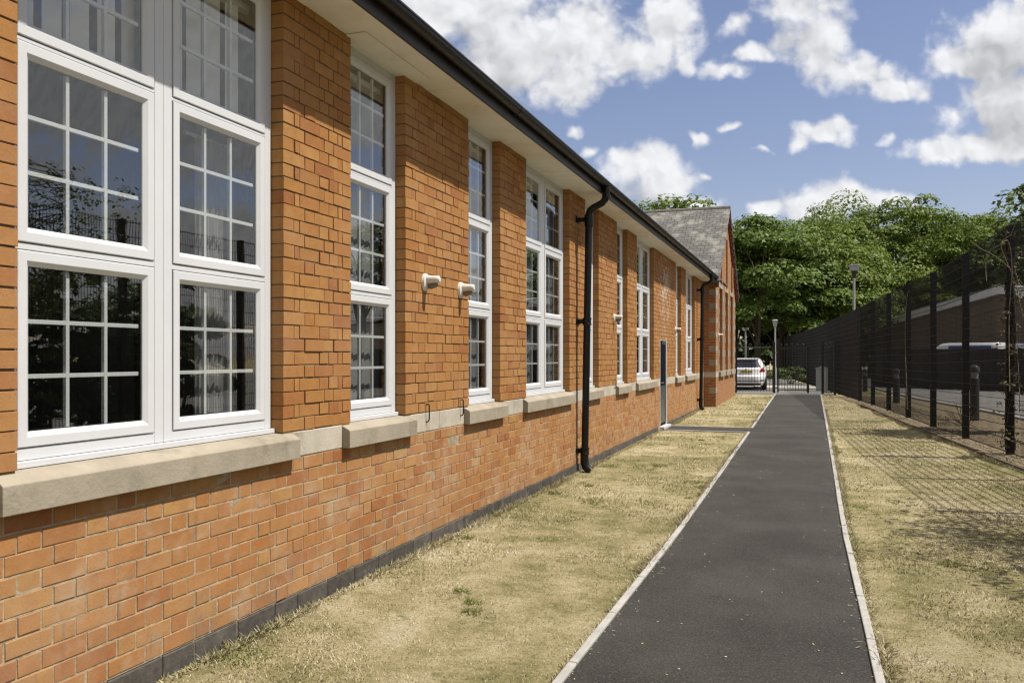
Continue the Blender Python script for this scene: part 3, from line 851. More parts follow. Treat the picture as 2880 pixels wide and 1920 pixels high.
gc = np.concatenate(gc); b0_ = gc[:, :1, 2:3]; gc[:, :, 2:3] = b0_+.022+(gc[:, :, 2:3]-b0_)*.25
o = np_obj('grass_clippings', gc.reshape(-1, 3), np.arange(len(gc)*5).reshape(-1, 5), m_blade); tag(o, kind='stuff')
# litter under the fence
sl_ = blades(lambda y: fence_x(y)-.3, lambda y: fence_x(y)+1.0, 10, 30, 9000, .06, .012)
o = np_obj('leaf_litter', sl_.reshape(-1, 3), np.arange(len(sl_)*5).reshape(-1, 5), m_leaf_dry); tag(o, kind='stuff')

# ------------------------------------------------------------------ tall mesh fence
ftop = lambda y: EYE + float(np.interp(y, [2,15.3,18,20.2,23.1,25.8,31.5,43,51,75], [2.12,2.05,1.9,1.8,1.745,1.71,1.58,1.40,1.36,1.45]))
SP = 2.523
fen = empty('mesh_fence', (fence_x(20), 20, g1(fence_x(20)+.5,20)), 'tall black welded mesh security fence running along the right of the lawn', 'fence')
yps = [15.3+SP*k for k in range(-5, 25)]
mfa = math.atan(.095)
for i, y in enumerate(yps):
    x = fence_x(y); zb = g1(x+.5, y); zt = ftop(y)
    mb = MB().obox((x+.045, y, (zb+zt)/2-.15), (.055, .04, (zt-zb)/2+.15), mfa)
    mb.obox((x+.045, y, zt+.004), (.058, .043, .006), mfa)
    if y < 40:
        for q in np.arange(zb+.25, zt, .62): mb.obox((x-.016, y, q), (.008, .05, .014), mfa)
    mb.build('post', m_fence, fen)
    if i == len(yps)-1: continue
    y1 = yps[i+1]
    V = []; Fq = []
    def bar(p, q, r, n=4):
        b = MB(); b.tube([p, q], r, n, cap=False); k = len(V); V.extend(b.v); Fq.extend([tuple(j+k for j in f) for f in b.f])
    nv = 50
    for k in range(nv):
        yy = y+(y1-y)*k/nv; xx = fence_x(yy)
        bar((xx-.012, yy, g1(xx+.5,yy)+.03), (xx-.012, yy, ftop(yy)+.0), .0043, 4 if yy < 30 else 3)
    hgt = 3.4; nh = 17
    for k in range(nh+1):
        za = g1(fence_x(y)+.5,y)+.05+(ftop(y)-.03-g1(fence_x(y)+.5,y)-.05)*k/nh
        zc = g1(fence_x(y1)+.5,y1)+.05+(ftop(y1)-.03-g1(fence_x(y1)+.5,y1)-.05)*k/nh
        for dx in (-.0205, -.0035): bar((fence_x(y)+dx, y, za), (fence_x(y1)+dx, y1, zc), .0048)
    np_obj('mesh_panel', V, Fq, m_fence, fen)

# ------------------------------------------------------------------ railings and gate at the end of the path
def bow_panel(name, p, q, zb, h, parent=None, nb=9, frame=True):
    """bow-top railing panel from p to q (xy)"""
    p, q = Vector((*p, 0)), Vector((*q, 0)); d = (q-p); L = d.length; d.normalize(); mb = MB()
    def at(s, z): v = p+d*s; return (v.x, v.y, zb+z)
    rt = h-.17
    mb.tube([at(0,.10), at(L,.10)], .016, 6); mb.tube([at(0,rt), at(L,rt)], .016, 6)
    st = L/nb
    for k in range(nb//2+1):
        s0 = st*(2*k+.5); s1 = s0+st
        if s0 > L: break
        if s1 > L: mb.tube([at(s0,.04), at(s0,h-.1)], .0095, 6); continue
        r = st/2; zt = h-r
        mb.tube([at(s0,.04), at(s0,zt)]+[at(s0+r-r*math.cos(a), zt+r*math.sin(a)) for a in np.linspace(.3, PI-.3, 6)]+[at(s1,zt), at(s1,.04)], .0095, 6)
    return mb
def post_mb(x, y, zb, h, w=.045):
    return MB().box(x-w, x+w, y-w, y+w, zb-.1, zb+h).box(x-w-.006, x+w+.006, y-w-.006, y+w+.006, zb+h, zb+h+.02)
A0, A1 = gpt(2068.6,1104.6), gpt(2177,1104.6)
B0, B1 = gpt(2313.5,1108), gpt(2348.6,1111)
zr = g1(0, A1.y)
r1 = empty('bow_top_railing', (A0.x, A0.y, zr), 'black bow-top railing panel between the gabled wing and the path gate', 'railing', 'bow-top railings across the end of the path')
bow_panel('railing', (A0.x,A0.y), (A1.x,A1.y), zr, 2.02, nb=13).build('bars', m_rail, r1)
for p in (A0, A1): post_mb(p.x, p.y, zr, 2.06).build('post', m_rail, r1)
r2 = empty('bow_top_railing', (B0.x, B0.y, zr), 'short black bow-top railing panel between the path and the mesh fence', 'railing', 'bow-top railings across the end of the path')
bow_panel('railing', (B0.x,B0.y), (B1.x,B1.y), g1(B0.x,B0.y), 2.02, nb=5).build('bars', m_rail, r2)
for p in (B0, B1): post_mb(p.x, p.y, g1(p.x,p.y), 2.06).build('post', m_rail, r2)
gt = empty('path_gate', (A1.x+.14, A1.y, zr), 'black bow-top gate leaf standing half open at the far end of the path', 'gate')
gp = (A1.x+.15, A1.y-.02); Lg = 1.17; ga = -.10
gq = (gp[0]+Lg*math.cos(ga), gp[1]+Lg*math.sin(ga))
bow_panel('gate', gp, gq, zr+.03, 1.96, nb=11).build('bars', m_rail, gt)
MB().box(gp[0]-.03,gp[0]+.03,gp[1]-.03,gp[1]+.03,zr+.03,zr+1.86).build('hinge_stile', m_rail, gt)
MB().box(gq[0]-.04,gq[0]+.04,gq[1]-.03,gq[1]+.03,zr+.02,zr+1.86).build('latch_stile', m_rail, gt)
MB().box(gp[0]-.1,gp[0],gp[1]-.02,gp[1]+.02,zr+1.62,zr+1.67).box(gp[0]-.1,gp[0],gp[1]-.02,gp[1]+.02,zr+.2,zr+.25).build('hinge', m_steel, gt)

# cabinet
c = pt(2313, 1060, 36.6); zc = g1(c.x, c.y)
cb = empty('electric_cabinet', (c.x, c.y, zc), 'grey steel electrical cabinet with a pitched cap behind the railing post', 'cabinet')
MB().box(c.x-.26,c.x+.26,c.y-.15,c.y+.15,zc-.05,zc+.98).build('body', m_cab, cb, bevel=.008)
MB().box(c.x-.24,c.x-.005,c.y-.165,c.y-.151,zc+.06,zc+.93).build('door', m_cab, cb, bevel=.004)
MB().box(c.x+.005,c.x+.24,c.y-.165,c.y-.151,zc+.06,zc+.93).build('door', m_cab, cb, bevel=.004)
mb = MB(); P = [(c.x-.28,c.y-.18,zc+.98),(c.x+.28,c.y-.18,zc+.98),(c.x,c.y-.18,zc+1.06)]
mb.poly(P, [(a,b+.36,z) for a,b,z in P]); mb.build('cap', m_cab, cb)

# ------------------------------------------------------------------ lamp posts
def lamp_post(px, d, topy, label, head='box'):
    b = pt(px, 1002, d); z0 = g1(b.x, b.y); zt = EYE+(HOR-topy)/FPX*d
    o = empty('lamp_post', (b.x, b.y, z0), label, 'lamp post', 'lamp posts beyond the fences')
    hh = .22
    MB().tube([(b.x,b.y,z0-.1),(b.x,b.y,z0+.9),(b.x,b.y,z0+.95),(b.x,b.y,zt-hh)], [.075,.075,.05,.042], 12).build('pole', m_steel, o, smooth=True)
    if head == 'box':
        mb = MB(); mb.tube([(b.x,b.y,zt-hh-.26),(b.x,b.y,zt-hh+.01)], [.05,.12], 12); mb.build('neck', m_plastic, o, smooth=True)
        MB().box(b.x-.15,b.x+.15,b.y-.15,b.y+.15,zt-hh,zt-.05).build('lantern', m_steel, o, bevel=.01)
        MB().box(b.x-.17,b.x+.17,b.y-.17,b.y+.17,zt-.05,zt).build('lid', m_cab, o, bevel=.01)
    elif head == 'bucket':
        MB().lathe([(.06,-.36),(.09,-.29),(.13,-.05),(.14,-.04)], (b.x,b.y,zt), 14).build('lantern', m_steel, o, smooth=True)
        MB().lathe([(.145,-.04),(.155,-.01),(.09,.03)], (b.x,b.y,zt), 14).build('lid', m_cab, o, smooth=True)
    else:
        MB().box(b.x-.18,b.x+.18,b.y-.03,b.y+.03,zt-.16,zt-.11).box(b.x-.2,b.x-.08,b.y-.14,b.y+.04,zt-.11,zt-.02).box(b.x+.07,b.x+.18,b.y-.14,b.y+.04,zt-.11,zt-.03).build('camera_head', m_steel, o)
    return o
lamp_post(2402, 31.0, 745, 'grey lamp post with a square lantern standing behind the tall mesh fence')
lamp_post(2180, 44.0, 900, 'grey lamp post with a bucket-shaped lantern above the gate', 'bucket')
lamp_post(2097, 50.0, 920, 'thin grey pole with cross arm behind the parked white car', 'tee')

# bollards
def bollard(px, d, topy, H, label):
    b = pt(px, topy, d); z0 = b.z-H
    o = empty('bollard', (b.x, b.y, z0), label, 'bollard', 'black bollard lights beyond the mesh fence')
    MB().lathe([(.10,-.3),(.10,H-.32),(.085,H-.31)], (b.x,b.y,z0), 16).build('body', m_plastic, o, smooth=True)
    MB().lathe([(.08,H-.32),(.085,H-.16)], (b.x,b.y,z0), 16).build('lens', M('milky_lens',(.30,.30,.29),.2), o, smooth=True)
    MB().lathe([(.105,H-.17),(.11,H-.12),(.10,H-.05),(.06,H-.012),(.01,H)], (b.x,b.y,z0), 16).build('cap', M('glossy_black_cap',(.05,.05,.052),.15), o, smooth=True)
bollard(2741, 20.0, 1026, 1.4, 'black bollard light with a domed cap, nearest beyond the mesh fence')
bollard(2521, 27.0, 1036, 1.25, 'black bollard light with a domed cap, midway along the mesh fence')
bollard(2433, 36.0, 1036, 1.1, 'black bollard light with a domed cap, farthest along the mesh fence')

# ------------------------------------------------------------------ dark board fence across the road
bf = empty('board_fence', (6, 42, g1(8,42)), 'dark close-boarded timber fence across the road behind the mesh fence', 'fence')
P0, P1 = Vector((3.0,45.7,0)), Vector((15.,34.2,0)); dv = (P1-P0); Lb = dv.length; dv.normalize(); ang = math.atan2(dv.y, dv.x)
mb = MB(); s = 0; zt = EYE+.33
while s < Lb:
    p = P0+dv*s; z0 = g1(p.x,p.y); mb.obox((p.x,p.y,(z0+zt)/2+random.gauss(0,.01)), (.062,.012+random.random()*.004,(zt-z0)/2), ang); s += .128
mb.build('boards', m_boardfence, bf)
s = 0
while s < Lb:
    p = P0+dv*s+Vector((.06,.06,0)); z0 = g1(p.x,p.y); MB().obox((p.x,p.y,(z0+zt)/2+.02),(.05,.05,(zt-z0)/2+.02),ang).build('post', m_boardfence, bf); s += 2.4

# ------------------------------------------------------------------ depot building
dep = empty('depot_building', (12, 62, 0), 'low brown brick depot with a white gable verge beyond the mesh fence', 'building')
Lf, Ap = pt(2440, 914, 62.0), pt(2817.5, 806, 50.0)
Rt = Vector((2*Ap.x-Lf.x, 2*Ap.y-Lf.y, Lf.z)); nrm = Vector((.857,.516,0))
zb = -.3; dp = nrm*8
def up_(p, z): return Vector((p.x, p.y, z))
front = [up_(Lf,zb), up_(Rt,zb), up_(Rt,Rt.z-.25), up_(Ap,Ap.z-.25), up_(Lf,Lf.z-.25)]
MB().poly(front, [p+dp for p in front]).build('wall', m_depot, dep)
off = nrm*-.25
for a in (Lf, Rt):
    t0, t1 = (.5, .42) if a is Lf else (.5, .42)
    q = [a+off-Vector((0,0,t0)), Ap+off-Vector((0,0,t1)), Ap+off, a+off]
    MB().poly(q, [p+nrm*.24 for p in q]).build('verge', m_clad, dep)
for a in (Lf, Rt):
    q = [a+off, Ap+off, Ap+dp, a+dp]; MB().poly(q, [p+Vector((0,0,.08)) for p in q]).build('roof', M('grey_sheet_roof',(.35,.35,.36),.5), dep)

# ------------------------------------------------------------------ vehicles
def vehicle(name, loc, rz, label, cat, prof, body_mat):
    """prof: rings of z, y_rear, y_front, half width"""
    o = empty(name, loc, label, cat); N = 3.8; prof = np.array(prof); n = 56
    Mx = Matrix.Rotation(rz, 3, 'Z')
    def W(p): return Vector(loc)+Mx @ Vector(p)
    def pr(z): return [float(np.interp(z, prof[:,0], prof[:,k])) for k in (1,2,3)]
    zz = np.concatenate([np.linspace(prof[i,0], prof[i+1,0], 5)[:-1] for i in range(len(prof)-1)]+[[prof[-1,0]]])
    V, Fq = [], []
    for z in zz:
        yr, yf, hw = pr(z); yc, b = (yr+yf)/2, (yf-yr)/2
        for k in range(n):
            a = 2*PI*k/n; cs, sn = math.cos(a), math.sin(a)
            V.append(W((hw*math.copysign(abs(cs)**(2/N), cs), yc+b*math.copysign(abs(sn)**(2/N), sn), z)))
    for i in range(len(zz)-1):
        for k in range(n): Fq.append((i*n+k, i*n+(k+1)%n, (i+1)*n+(k+1)%n, (i+1)*n+k))
    mb = MB(); mb.add(V, Fq+[tuple(range((len(zz)-1)*n, len(zz)*n)), tuple(reversed(range(n)))])
    mb.build('body', body_mat, o, smooth=True)
    def rear(x, z, e=.008):
        yr, yf, hw = pr(z); yc, b = (yr+yf)/2, (yf-yr)/2
        return yc-b*max(0, 1-min(1, abs(x/hw))**N)**(1/N)-e
    def patch(pname, mat, xa, xb, za, zb, nx=10, nz=6, e=.01, shape=None):
        m2 = MB(); P = []
        for j in range(nz+1):
            for i in range(nx+1):
                tz = j/nz; z = za+(zb-za)*tz
                x0, x1 = (xa, xb) if shape is None else shape(tz)
                x = x0+(x1-x0)*i/nx; P.append(W((x, rear(x, z, e), z)))
        Q = [p+Mx @ Vector((0,.02,0)) for p in P]; k = (nx+1)
        fs = [(j*k+i, j*k+i+1, (j+1)*k+i+1, (j+1)*k+i) for j in range(nz) for i in range(nx)]
        m2.add(P, fs); m2.add(Q, [tuple(reversed(f)) for f in fs])
        return m2.build(pname, mat, o, smooth=True, fix=False)
    def side(pname, mat, ya, yb, za, zb, sgn, taper=.3):
        m2 = MB(); P = []
        for j in range(5):
            for i in range(9):
                tz = j/4; z = za+(zb-za)*tz; y = ya+tz*taper+(yb-tz*taper*1.8-ya-tz*taper)*i/8
                yr, yf, hw = pr(z); yc, b = (yr+yf)/2, (yf-yr)/2
                x = hw*max(0, 1-min(1, abs((y-yc)/b))**N)**(1/N)+.006
                P.append(W((sgn*x, y, z)))
        m2.add(P, [(j*9+i, j*9+i+1, (j+1)*9+i+1, (j+1)*9+i) for j in range(4) for i in range(8)])
        return m2.build(pname, mat, o, smooth=True)
    def wheel(x, y, r=.32, w=.2):
        MM = Mx @ Matrix.Rotation(PI/2, 3, 'Y'); s = 1 if x > 0 else -1
        c = W((x-s*w/2, y, r)); 
        t = MB().lathe([(r*.6,-w/2),(r*.93,-w/2),(r,-w/2+.03),(r,w/2-.03),(r*.93,w/2),(r*.6,w/2)], c, 24, MM).build('wheel', m_tyre, o, smooth=True)
        MB().lathe([(r*.62,-.02),(r*.5,.0),(.05,.01)], W((x-s*.012, y, r)), 20, MM if s > 0 else Mx @ Matrix.Rotation(-PI/2, 3, 'Y')).build('rim', m_steel, t, smooth=True)
    return o, W, patch, side, wheel, Mx
cp = pt(2098.5, 1060, 37.4); cz = g1(cp.x, cp.y)+.01
car, W, patch, side, wheel, Mx = vehicle('parked_car', (cp.x, cp.y, cz), math.radians(4), 'white hatchback car parked beyond the railings, seen from behind', 'car',
    [(.20,.10,4.28,.82),(.30,.02,4.34,.87),(.45,.0,4.36,.89),(.60,.0,4.34,.905),(.66,.05,4.30,.90),(.80,.085,4.15,.895),(.93,.11,3.25,.875),(.98,.15,3.0,.83),(1.10,.26,2.75,.775),(1.22,.37,2.48,.72),(1.33,.47,2.18,.66),(1.375,.38,2.0,.62),(1.405,.5,1.8,.55)], m_white)
patch('rear_window', m_cglass, 0, 0, 1.0, 1.315, shape=lambda t: (-.62+.12*t, .62-.12*t))
for s in (-1, 1):
    patch('tail_lamp', m_red, 0, 0, .80, .99, 6, 5, .014, shape=lambda t, s=s: (s*(.56+.10*t), s*(.80-.02*t)) if s > 0 else (s*(.80-.02*t), s*(.56+.10*t)))
patch('number_plate', m_plate, -.26, .26, .76, .87, e=.016)
mb = MB()
for i in range(7):
    x = -.20+.064*i+(.03 if i > 3 else 0); mb.add([W((x+a*.036, .045, .785+b*.06)) for a, b in ((0,0),(1,0),(1,1),(0,1))], [(0,1,2,3)])
    mb.add([W((x+a*.036, .052, .785+b*.06)) for a, b in ((0,0),(1,0),(1,1),(0,1))], [(3,2,1,0)])
mb.build('plate_characters', m_plastic, car, fix=False)
patch('bumper_strip', m_plastic, -.80, .80, .385, .41, 20, 2, .012)
patch('lower_valance', m_plastic, -.60, .60, .20, .30, 12, 3, .012)
for s in (-1, 1): patch('bumper_vent', m_plastic, min(s*.60,s*.82), max(s*.60,s*.82), .43, .455, 8, 2, .013)
patch('badge', m_steel, -.06, .06, .91, .945, 4, 2, .014)
for s in (-1, 1):
    side('side_window', m_cglass, .75, 3.0, 1.0, 1.31, s)
    for y in (.82, 3.46): wheel(s*.868, y)
    MB().obox(W((s*.98, 2.62, .98)), (.09,.06,.06)).build('wing_mirror', m_white, car, bevel=.02)
MB().tube([W((0,.95,1.40)), W((0,.75,1.55))], .005, 6).build('aerial', m_plastic, car)
# second rank of vehicles behind the board fence
def van(px, d, rz, label, blue):
    p = pt(px, 1002, d); z0 = g1(p.x, p.y)+.02
    o, W, patch, side, wheel, Mx = vehicle('parked_van', (p.x, p.y, z0), rz, label, 'van',
       [(.25,.05,5.1,.88),(.4,0,5.25,.96),(.9,0,5.2,.98),(1.15,.02,4.7,.97),(1.25,.03,4.45,.95),(1.8,.06,3.75,.90),(2.1,.1,3.4,.84),(2.22,.2,3.2,.75)], m_white)
    for s in (-1, 1):
        for y in (.95, 4.2): wheel(s*.97, y, .34)
        side('side_window', m_cglass, 3.0, 4.3, 1.3, 1.85, s, .15)
        if blue: side('livery_panel', m_blue, .3, 2.7, 1.55, 2.05, s, .0)
    patch('rear_window', m_cglass, -.7, .7, 1.3, 1.85)
    return o
van(2835, 45.5, math.radians(62), 'white van with blue side panel parked behind the dark board fence', True)
van(2990, 47.0, math.radians(70), 'plain white van partly cut off at the right behind the dark board fence', False)

# ------------------------------------------------------------------ trees
def leaves(centres, radii, per, size, flat=.65, up=.7, seed=1):
    r = np.random.default_rng(seed); C = np.repeat(centres, per, 0); R_ = np.repeat(radii, per); n = len(C)
    d = r.normal(size=(n, 3)); d /= np.linalg.norm(d, axis=1)[:, None]
    d[:, 2] = np.where(d[:, 2] < -.2, -d[:, 2]*.6, d[:, 2])
    rad = R_*r.uniform(.84, 1.03, n)
    P = C + d*rad[:, None]*np.array([1, 1, flat])
    nrm = d*.8 + np.array([0, 0, up]) + r.normal(size=(n, 3))*.34; nrm /= np.linalg.norm(nrm, axis=1)[:, None]
    t = np.cross(nrm, r.normal(size=(n, 3))); t /= np.linalg.norm(t, axis=1)[:, None]; b = np.cross(nrm, t)
    s = size*r.uniform(.55, 1.35, n)[:, None]
    q = np.stack([P-t*s*.55, P-b*s*.34-nrm*s*.08, P+t*s*.6-nrm*s*.12, P+b*s*.34-nrm*s*.08], 1)
    return q
def crown_mesh(seed, rx, rz, n, clump, per, size, low=.55):
    r = np.random.default_rng(seed); cs = []; rs = []
    while len(cs) < n:
        d = r.normal(size=3); d /= np.linalg.norm(d)
        if d[2] < -low: continue
        bulge = 1+.22*math.sin(3*math.atan2(d[1],d[0])+seed)*math.cos(2.5*d[2]+seed)
        rad = r.uniform(.25, 1.)**.33*bulge
        cs.append(d*rad*np.array([rx, rx, rz])); rs.append(clump*r.uniform(.65, 1.25))
    return leaves(np.array(cs), np.array(rs), per, size, seed=seed), cs
def tree(loc, label, H, rx, seed, trunk_h, group, mat=m_leaf, n=90, clump=1.5, per=250, size=.235, proto=None, name='broadleaf_tree', rz=0, low=.55, crz=None):
    o = empty(name, loc, label, 'tree', group); o.rotation_euler.z = rz
    if proto:
        k = H/proto['H']; o.scale = (rx/proto['rx'], rx/proto['rx'], k)
        for ch in proto.children:
            c = ch.copy(); link(c); c.parent = o
        return o
    o['H'] = H; o['rx'] = rx
    crz = crz or (H-trunk_h)/2; cz = H-crz
    q, cs = crown_mesh(seed, rx, crz, n, clump, per, size, low); q = q.reshape(-1, 3)+np.array([0, 0, cz-clump*.3])
    o.location = (0,0,0); o.rotation_euler.z = 0
    np_obj('crown', q, np.arange(len(q)).reshape(-1, 4), mat, o)
    mb = MB(); mb.tube([(0,0,-.3),(.03,0,trunk_h*.5),(-.02,.05,trunk_h),(.05,0,cz+crz*.3)], [H*.024,H*.018,H*.015,H*.005], 10)
    r = random.Random(seed)
    for c in r.sample(list(cs), min(16, len(cs))):
        z0 = r.uniform(trunk_h*.8, cz); e = Vector(c)*.9+Vector((0,0,cz))
        if e.z < z0: z0 = max(trunk_h*.6, e.z-.8)
        mb.tube([(0,0,z0), (e.x*.4,e.y*.4,z0+(e.z-z0)*.6), e], [H*.008,H*.005,H*.0015], 6)
    mb.build('trunk', m_bark, o, smooth=True)
    o.location = loc; o.rotation_euler.z = rz
    return o
TG = 'leafy trees along the far side of the site'
def tp(px, d): p = pt(px, 1002, d); return (p.x, p.y, g1(p.x, p.y))
def hgt(topy, d): return EYE+(HOR-topy)/FPX*d
P1_ = tree(tp(2480,74), 'tallest broad leafy tree, its rounded top above the lamp post behind the fence', hgt(553,74), 6.4, 11, 2.6, TG, n=112, rz=.4)
P2_ = tree(tp(2255,63), 'leafy tree rising above the far gate lamp', hgt(600,63), 4.9, 23, 2.2, TG, n=96)
P3_ = tree(tp(2132,58), 'leafy tree with a rounded top just right of the slate gable', hgt(603,58), 4.2, 37, 2.0, TG, mat=m_leaf_lime, n=84, clump=1.3)
def tcopy(P, px, d, topy, rx, rz, label): return tree(tp(px,d), label, hgt(topy,d), rx, 0, 0, TG, proto=P, rz=rz)
tcopy(P2_, 1850, 62, 560, 5.5, 2.1, 'leafy treetop showing over the slate ridge, left of the gable')
tcopy(P1_, 2370, 72, 598, 5.2, 1.4, 'leafy tree set back between the two lamp posts')
tcopy(P3_, 2610, 79, 585, 5.8, 3.3, 'leafy tree right of the tallest tree, standing behind the depot gable')
tcopy(P2_, 2715, 76, 592, 5.5, 4.4, 'leafy tree above the depot roof, behind the right half of the mesh fence')
tcopy(P1_, 2800, 72, 606, 5.4, 5.2, 'leafy tree behind the creeper-covered fence post')
tcopy(P3_, 2905, 70, 612, 5.4, 1., 'leafy tree at the right edge beyond the depot')
tcopy(P1_, 2070, 66, 640, 4.2, 2.6, 'leafy tree mostly hidden by the gabled wing')
tcopy(P3_, 2200, 61, 700, 4.3, .7, 'low spreading tree directly behind the parked white car')
tcopy(P2_, 2330, 62, 690, 4.3, 5.6, 'low spreading tree to the left of the square-headed lamp post')
tcopy(P1_, 2520, 70, 730, 4.4, 3.9, 'low bushy tree right of the square-headed lamp post')
# dense wood behind them
r = np.random.default_rng(5); cs = []
for k in range(420):
    px = r.uniform(1990, 3050); d = r.uniform(84, 94); p = pt(px, 1002, d); cs.append((p.x, p.y, r.uniform(.6, 10.)))
q = leaves(np.array(cs), r.uniform(1.4, 2.2, 420), 60, .75, seed=9)
o = np_obj('woodland', q.reshape(-1, 3), np.arange(len(q)*4).reshape(-1, 4), m_leaf_dark); tag(o, kind='stuff')
# low green shrub by the far path
def shrub(name, loc, label, cat, rx, rz_, n, clump, per, size, mat, group=None, seed=3, stems=7):
    o = empty(name, (0,0,0), label, cat, group)
    q, cs = crown_mesh(seed, rx, rz_, n, clump, per, size, .4); q = q.reshape(-1,3)+np.array([0,0,rz_*.9])
    np_obj('foliage', q, np.arange(len(q)).reshape(-1,4), mat, o)
    mb = MB(); rr = random.Random(seed)
    for c in rr.sample(list(cs), stems):
        mb.tube([(0,0,-.1),(c[0]*.4,c[1]*.4,rz_*.5),(c[0],c[1],c[2]+rz_*.9)], [.03,.018,.006], 6)
    mb.build('stems', m_bark, o); o.location = loc
    return o
p = pt(2225, 1080, 46); shrub('shrub', (p.x, p.y, g1(p.x,p.y)), 'low green bush beyond the path gate', 'shrub', 1.1, .45, 26, .3, 40, .12, m_leaf_near)
p = pt(2900, 640, 17.6)
tree((4.62, 19.6, g1(4.6,19.6)), 'small dark-leaved tree overhanging the top right corner behind the mesh fence', 5.05, .95, 51, 2.6, None, mat=m_leaf_near, n=44, clump=.30, per=75, size=.12, name='small_tree', low=.7)
hd = np.random.default_rng(8); cs = []
for k in range(420):
    cs.append((hd.uniform(4.5, 5.7), hd.uniform(-1, 14.5), hd.uniform(.2, 2.75+.35*math.sin(k))))
q = leaves(np.array(cs), hd.uniform(.3, .5, 420), 120, .16, seed=21); hdg = empty('hedge', (5.0, 7, g1(5,7)), 'tall dark hedge growing behind the mesh fence, to the right of the frame', 'hedge')
np_obj('foliage', q.reshape(-1,3), np.arange(len(q)*4).reshape(-1,4), m_leaf_near, hdg)
mb = MB()
for k in range(26): mb.tube([(5.05, -1+.6*k, -.1), (5.05+.1*math.sin(k), -1+.6*k, 1.2), (5.05, -.9+.6*k, 2.6)], [.035,.025,.01], 6)
mb.build('stems', m_bark, hdg)

# creeper on the near fence post, bramble canes and a dead bush
def creeper(y, label, z0, z1, nl, seed, spread, twirl=True, out=.0):
    rr = random.Random(seed); x = fence_x(y)
    o = empty('creeper', (x, y, g1(x+.5,y)), label, 'climbing plant', 'creepers on the mesh fence'); mb = MB()
    for k in range(5 if twirl else 14):
        ph = rr.uniform(0, 6.28); pts = []
        for i in range(26):
            t = i/25; z = z0+(z1-z0)*t*rr.uniform(.97,1.03)
            a = ph+t*rr.uniform(8,11)
            pts.append((x+.045+out*t+math.cos(a)*(.072+spread*.3*t*rr.random()), y+math.sin(a)*(.06+spread*.5*t), z))
        mb.tube(pts, rr.uniform(.004,.008), 5)
    mb.build('stems', m_bark, o)
    C = [(x+.045+out+rr.gauss(0,.07+spread*.3), y+rr.gauss(0,.08+spread), rr.uniform(z0,z1)) for _ in range(nl)]
    q = leaves(np.array(C), np.full(nl, .06+spread*.06), 7, .052, seed=seed)
    np_obj('leaves', q.reshape(-1,3), np.arange(len(q)*4).reshape(-1,4), m_leaf_near if spread > .2 else m_leaf_dry, o)
creeper(15.3, 'dry twisted creeper wound up the nearest visible fence post', .15, 3.6, 130, 4, .03)
creeper(8.9, 'leafy creeper spilling over the fence top, out of frame at right', 2.1, 4.2, 620, 6, .85, False, -.1)
def canes(label, paths, d, rad):
    mb = MB()
    for P in paths:
        pts = [pt(a, b, d+(.25*math.sin(i*1.3))) for i, (a, b) in enumerate(P)]
        pts2 = []
        for i in range(len(pts)-1):
            p0, p1, p2, p3 = pts[max(i-1,0)], pts[i], pts[i+1], pts[min(i+2,len(pts)-1)]
            for t in np.linspace(0, 1, 6)[:-1]:
                t = float(t); pts2.append(.5*((2*p1)+(p2-p0)*t+(2*p0-5*p1+4*p2-p3)*t*t+(3*p1-p0-3*p2+p3)*t**3))
        pts2.append(pts[-1]); mb.tube(pts2, list(np.linspace(rad, rad*.45, len(pts2))), 6)
    return tag(mb.build('bramble_canes', m_twig, smooth=True), label, 'bramble')
canes('pale bramble canes arching over the top of the nearest visible fence post',
   [[(2870,1180),(2862,1000),(2850,800),(2838,683),(2810,690),(2785,705),(2773,742),(2775,790)],
    [(2900,860),(2870,790),(2830,745),(2790,715),(2760,700),(2728,675)],
    [(2880,900),(2850,780),(2815,690),(2842,660),(2855,630)],[(2875,820),(2850,735),(2880,700)],[(2840,1100),(2838,900),(2846,760),(2843,700)]], 13.0, .006)
canes('single thin bramble cane hooked over the fence farther along', [[(2552,1150),(2546,960),(2549,850),(2560,812),(2582,806)]], 20.6, .007)
rr = random.Random(12); P = []
for k in range(16):
    a = rr.uniform(-1.2, 1.2); L = rr.uniform(35, 75)
    P.append([(2716,1198),(2716+math.sin(a)*L*.5+rr.uniform(-6,6),1198-math.cos(a)*L*.5),(2716+math.sin(a)*L,1190-math.cos(a)*L*1.1)])
canes('dead twiggy bush at the foot of the fence in front of the near bollard', P, 16.6, .007)

# ------------------------------------------------------------------ daylight
SUN = Vector((.58, .075, 1.)).normalized()
el = math.asin(SUN.z); az = math.atan2(SUN.x, SUN.y)
sd = bpy.data.lights.new('sun', 'SUN'); sd.energy = 5.0; sd.angle = math.radians(.5); sd.color = (1, .93, .82)
so = bpy.data.objects.new('sun', sd); link(so); so.location = (20, 5, 40)
so.rotation_euler = (-SUN).to_track_quat('-Z', 'Y').to_euler()
w = bpy.data.worlds.new('World'); sc.world = w; w.use_nodes = True
t = NT(w.node_tree); bg = t.n['Background']
sky = t.new('ShaderNodeTexSky', sky_type='NISHITA'); sky.sun_disc = False
sky.sun_elevation = el; sky.sun_rotation = az; sky.air_density = 1.15; sky.dust_density = .8; sky.ozone_density = 2.5
dr_ = t.new('ShaderNodeTexCoord').outputs['Generated']
fw = t.vmath('DOT_PRODUCT', dr_, (-ST, CT, 0.)); rt = t.vmath('DOT_PRODUCT', dr_, (CT, ST, 0.)); zz_ = t.xyz(dr_)[2]
fwc = t.math('MAXIMUM', fw, .05)
s_ = t.math('DIVIDE', rt, fwc); v_ = t.math('DIVIDE', zz_, fwc)
P2 = t.comb(s_, v_, 0.)
wob = t.noise(P2, 11., 3, .65, col=True, dim='2D')
Pw = t.vmath('ADD', P2, t.vmath('MULTIPLY', t.vmath('SUBTRACT', wob, (.5,.5,.5)), (.055,.04,0.)))
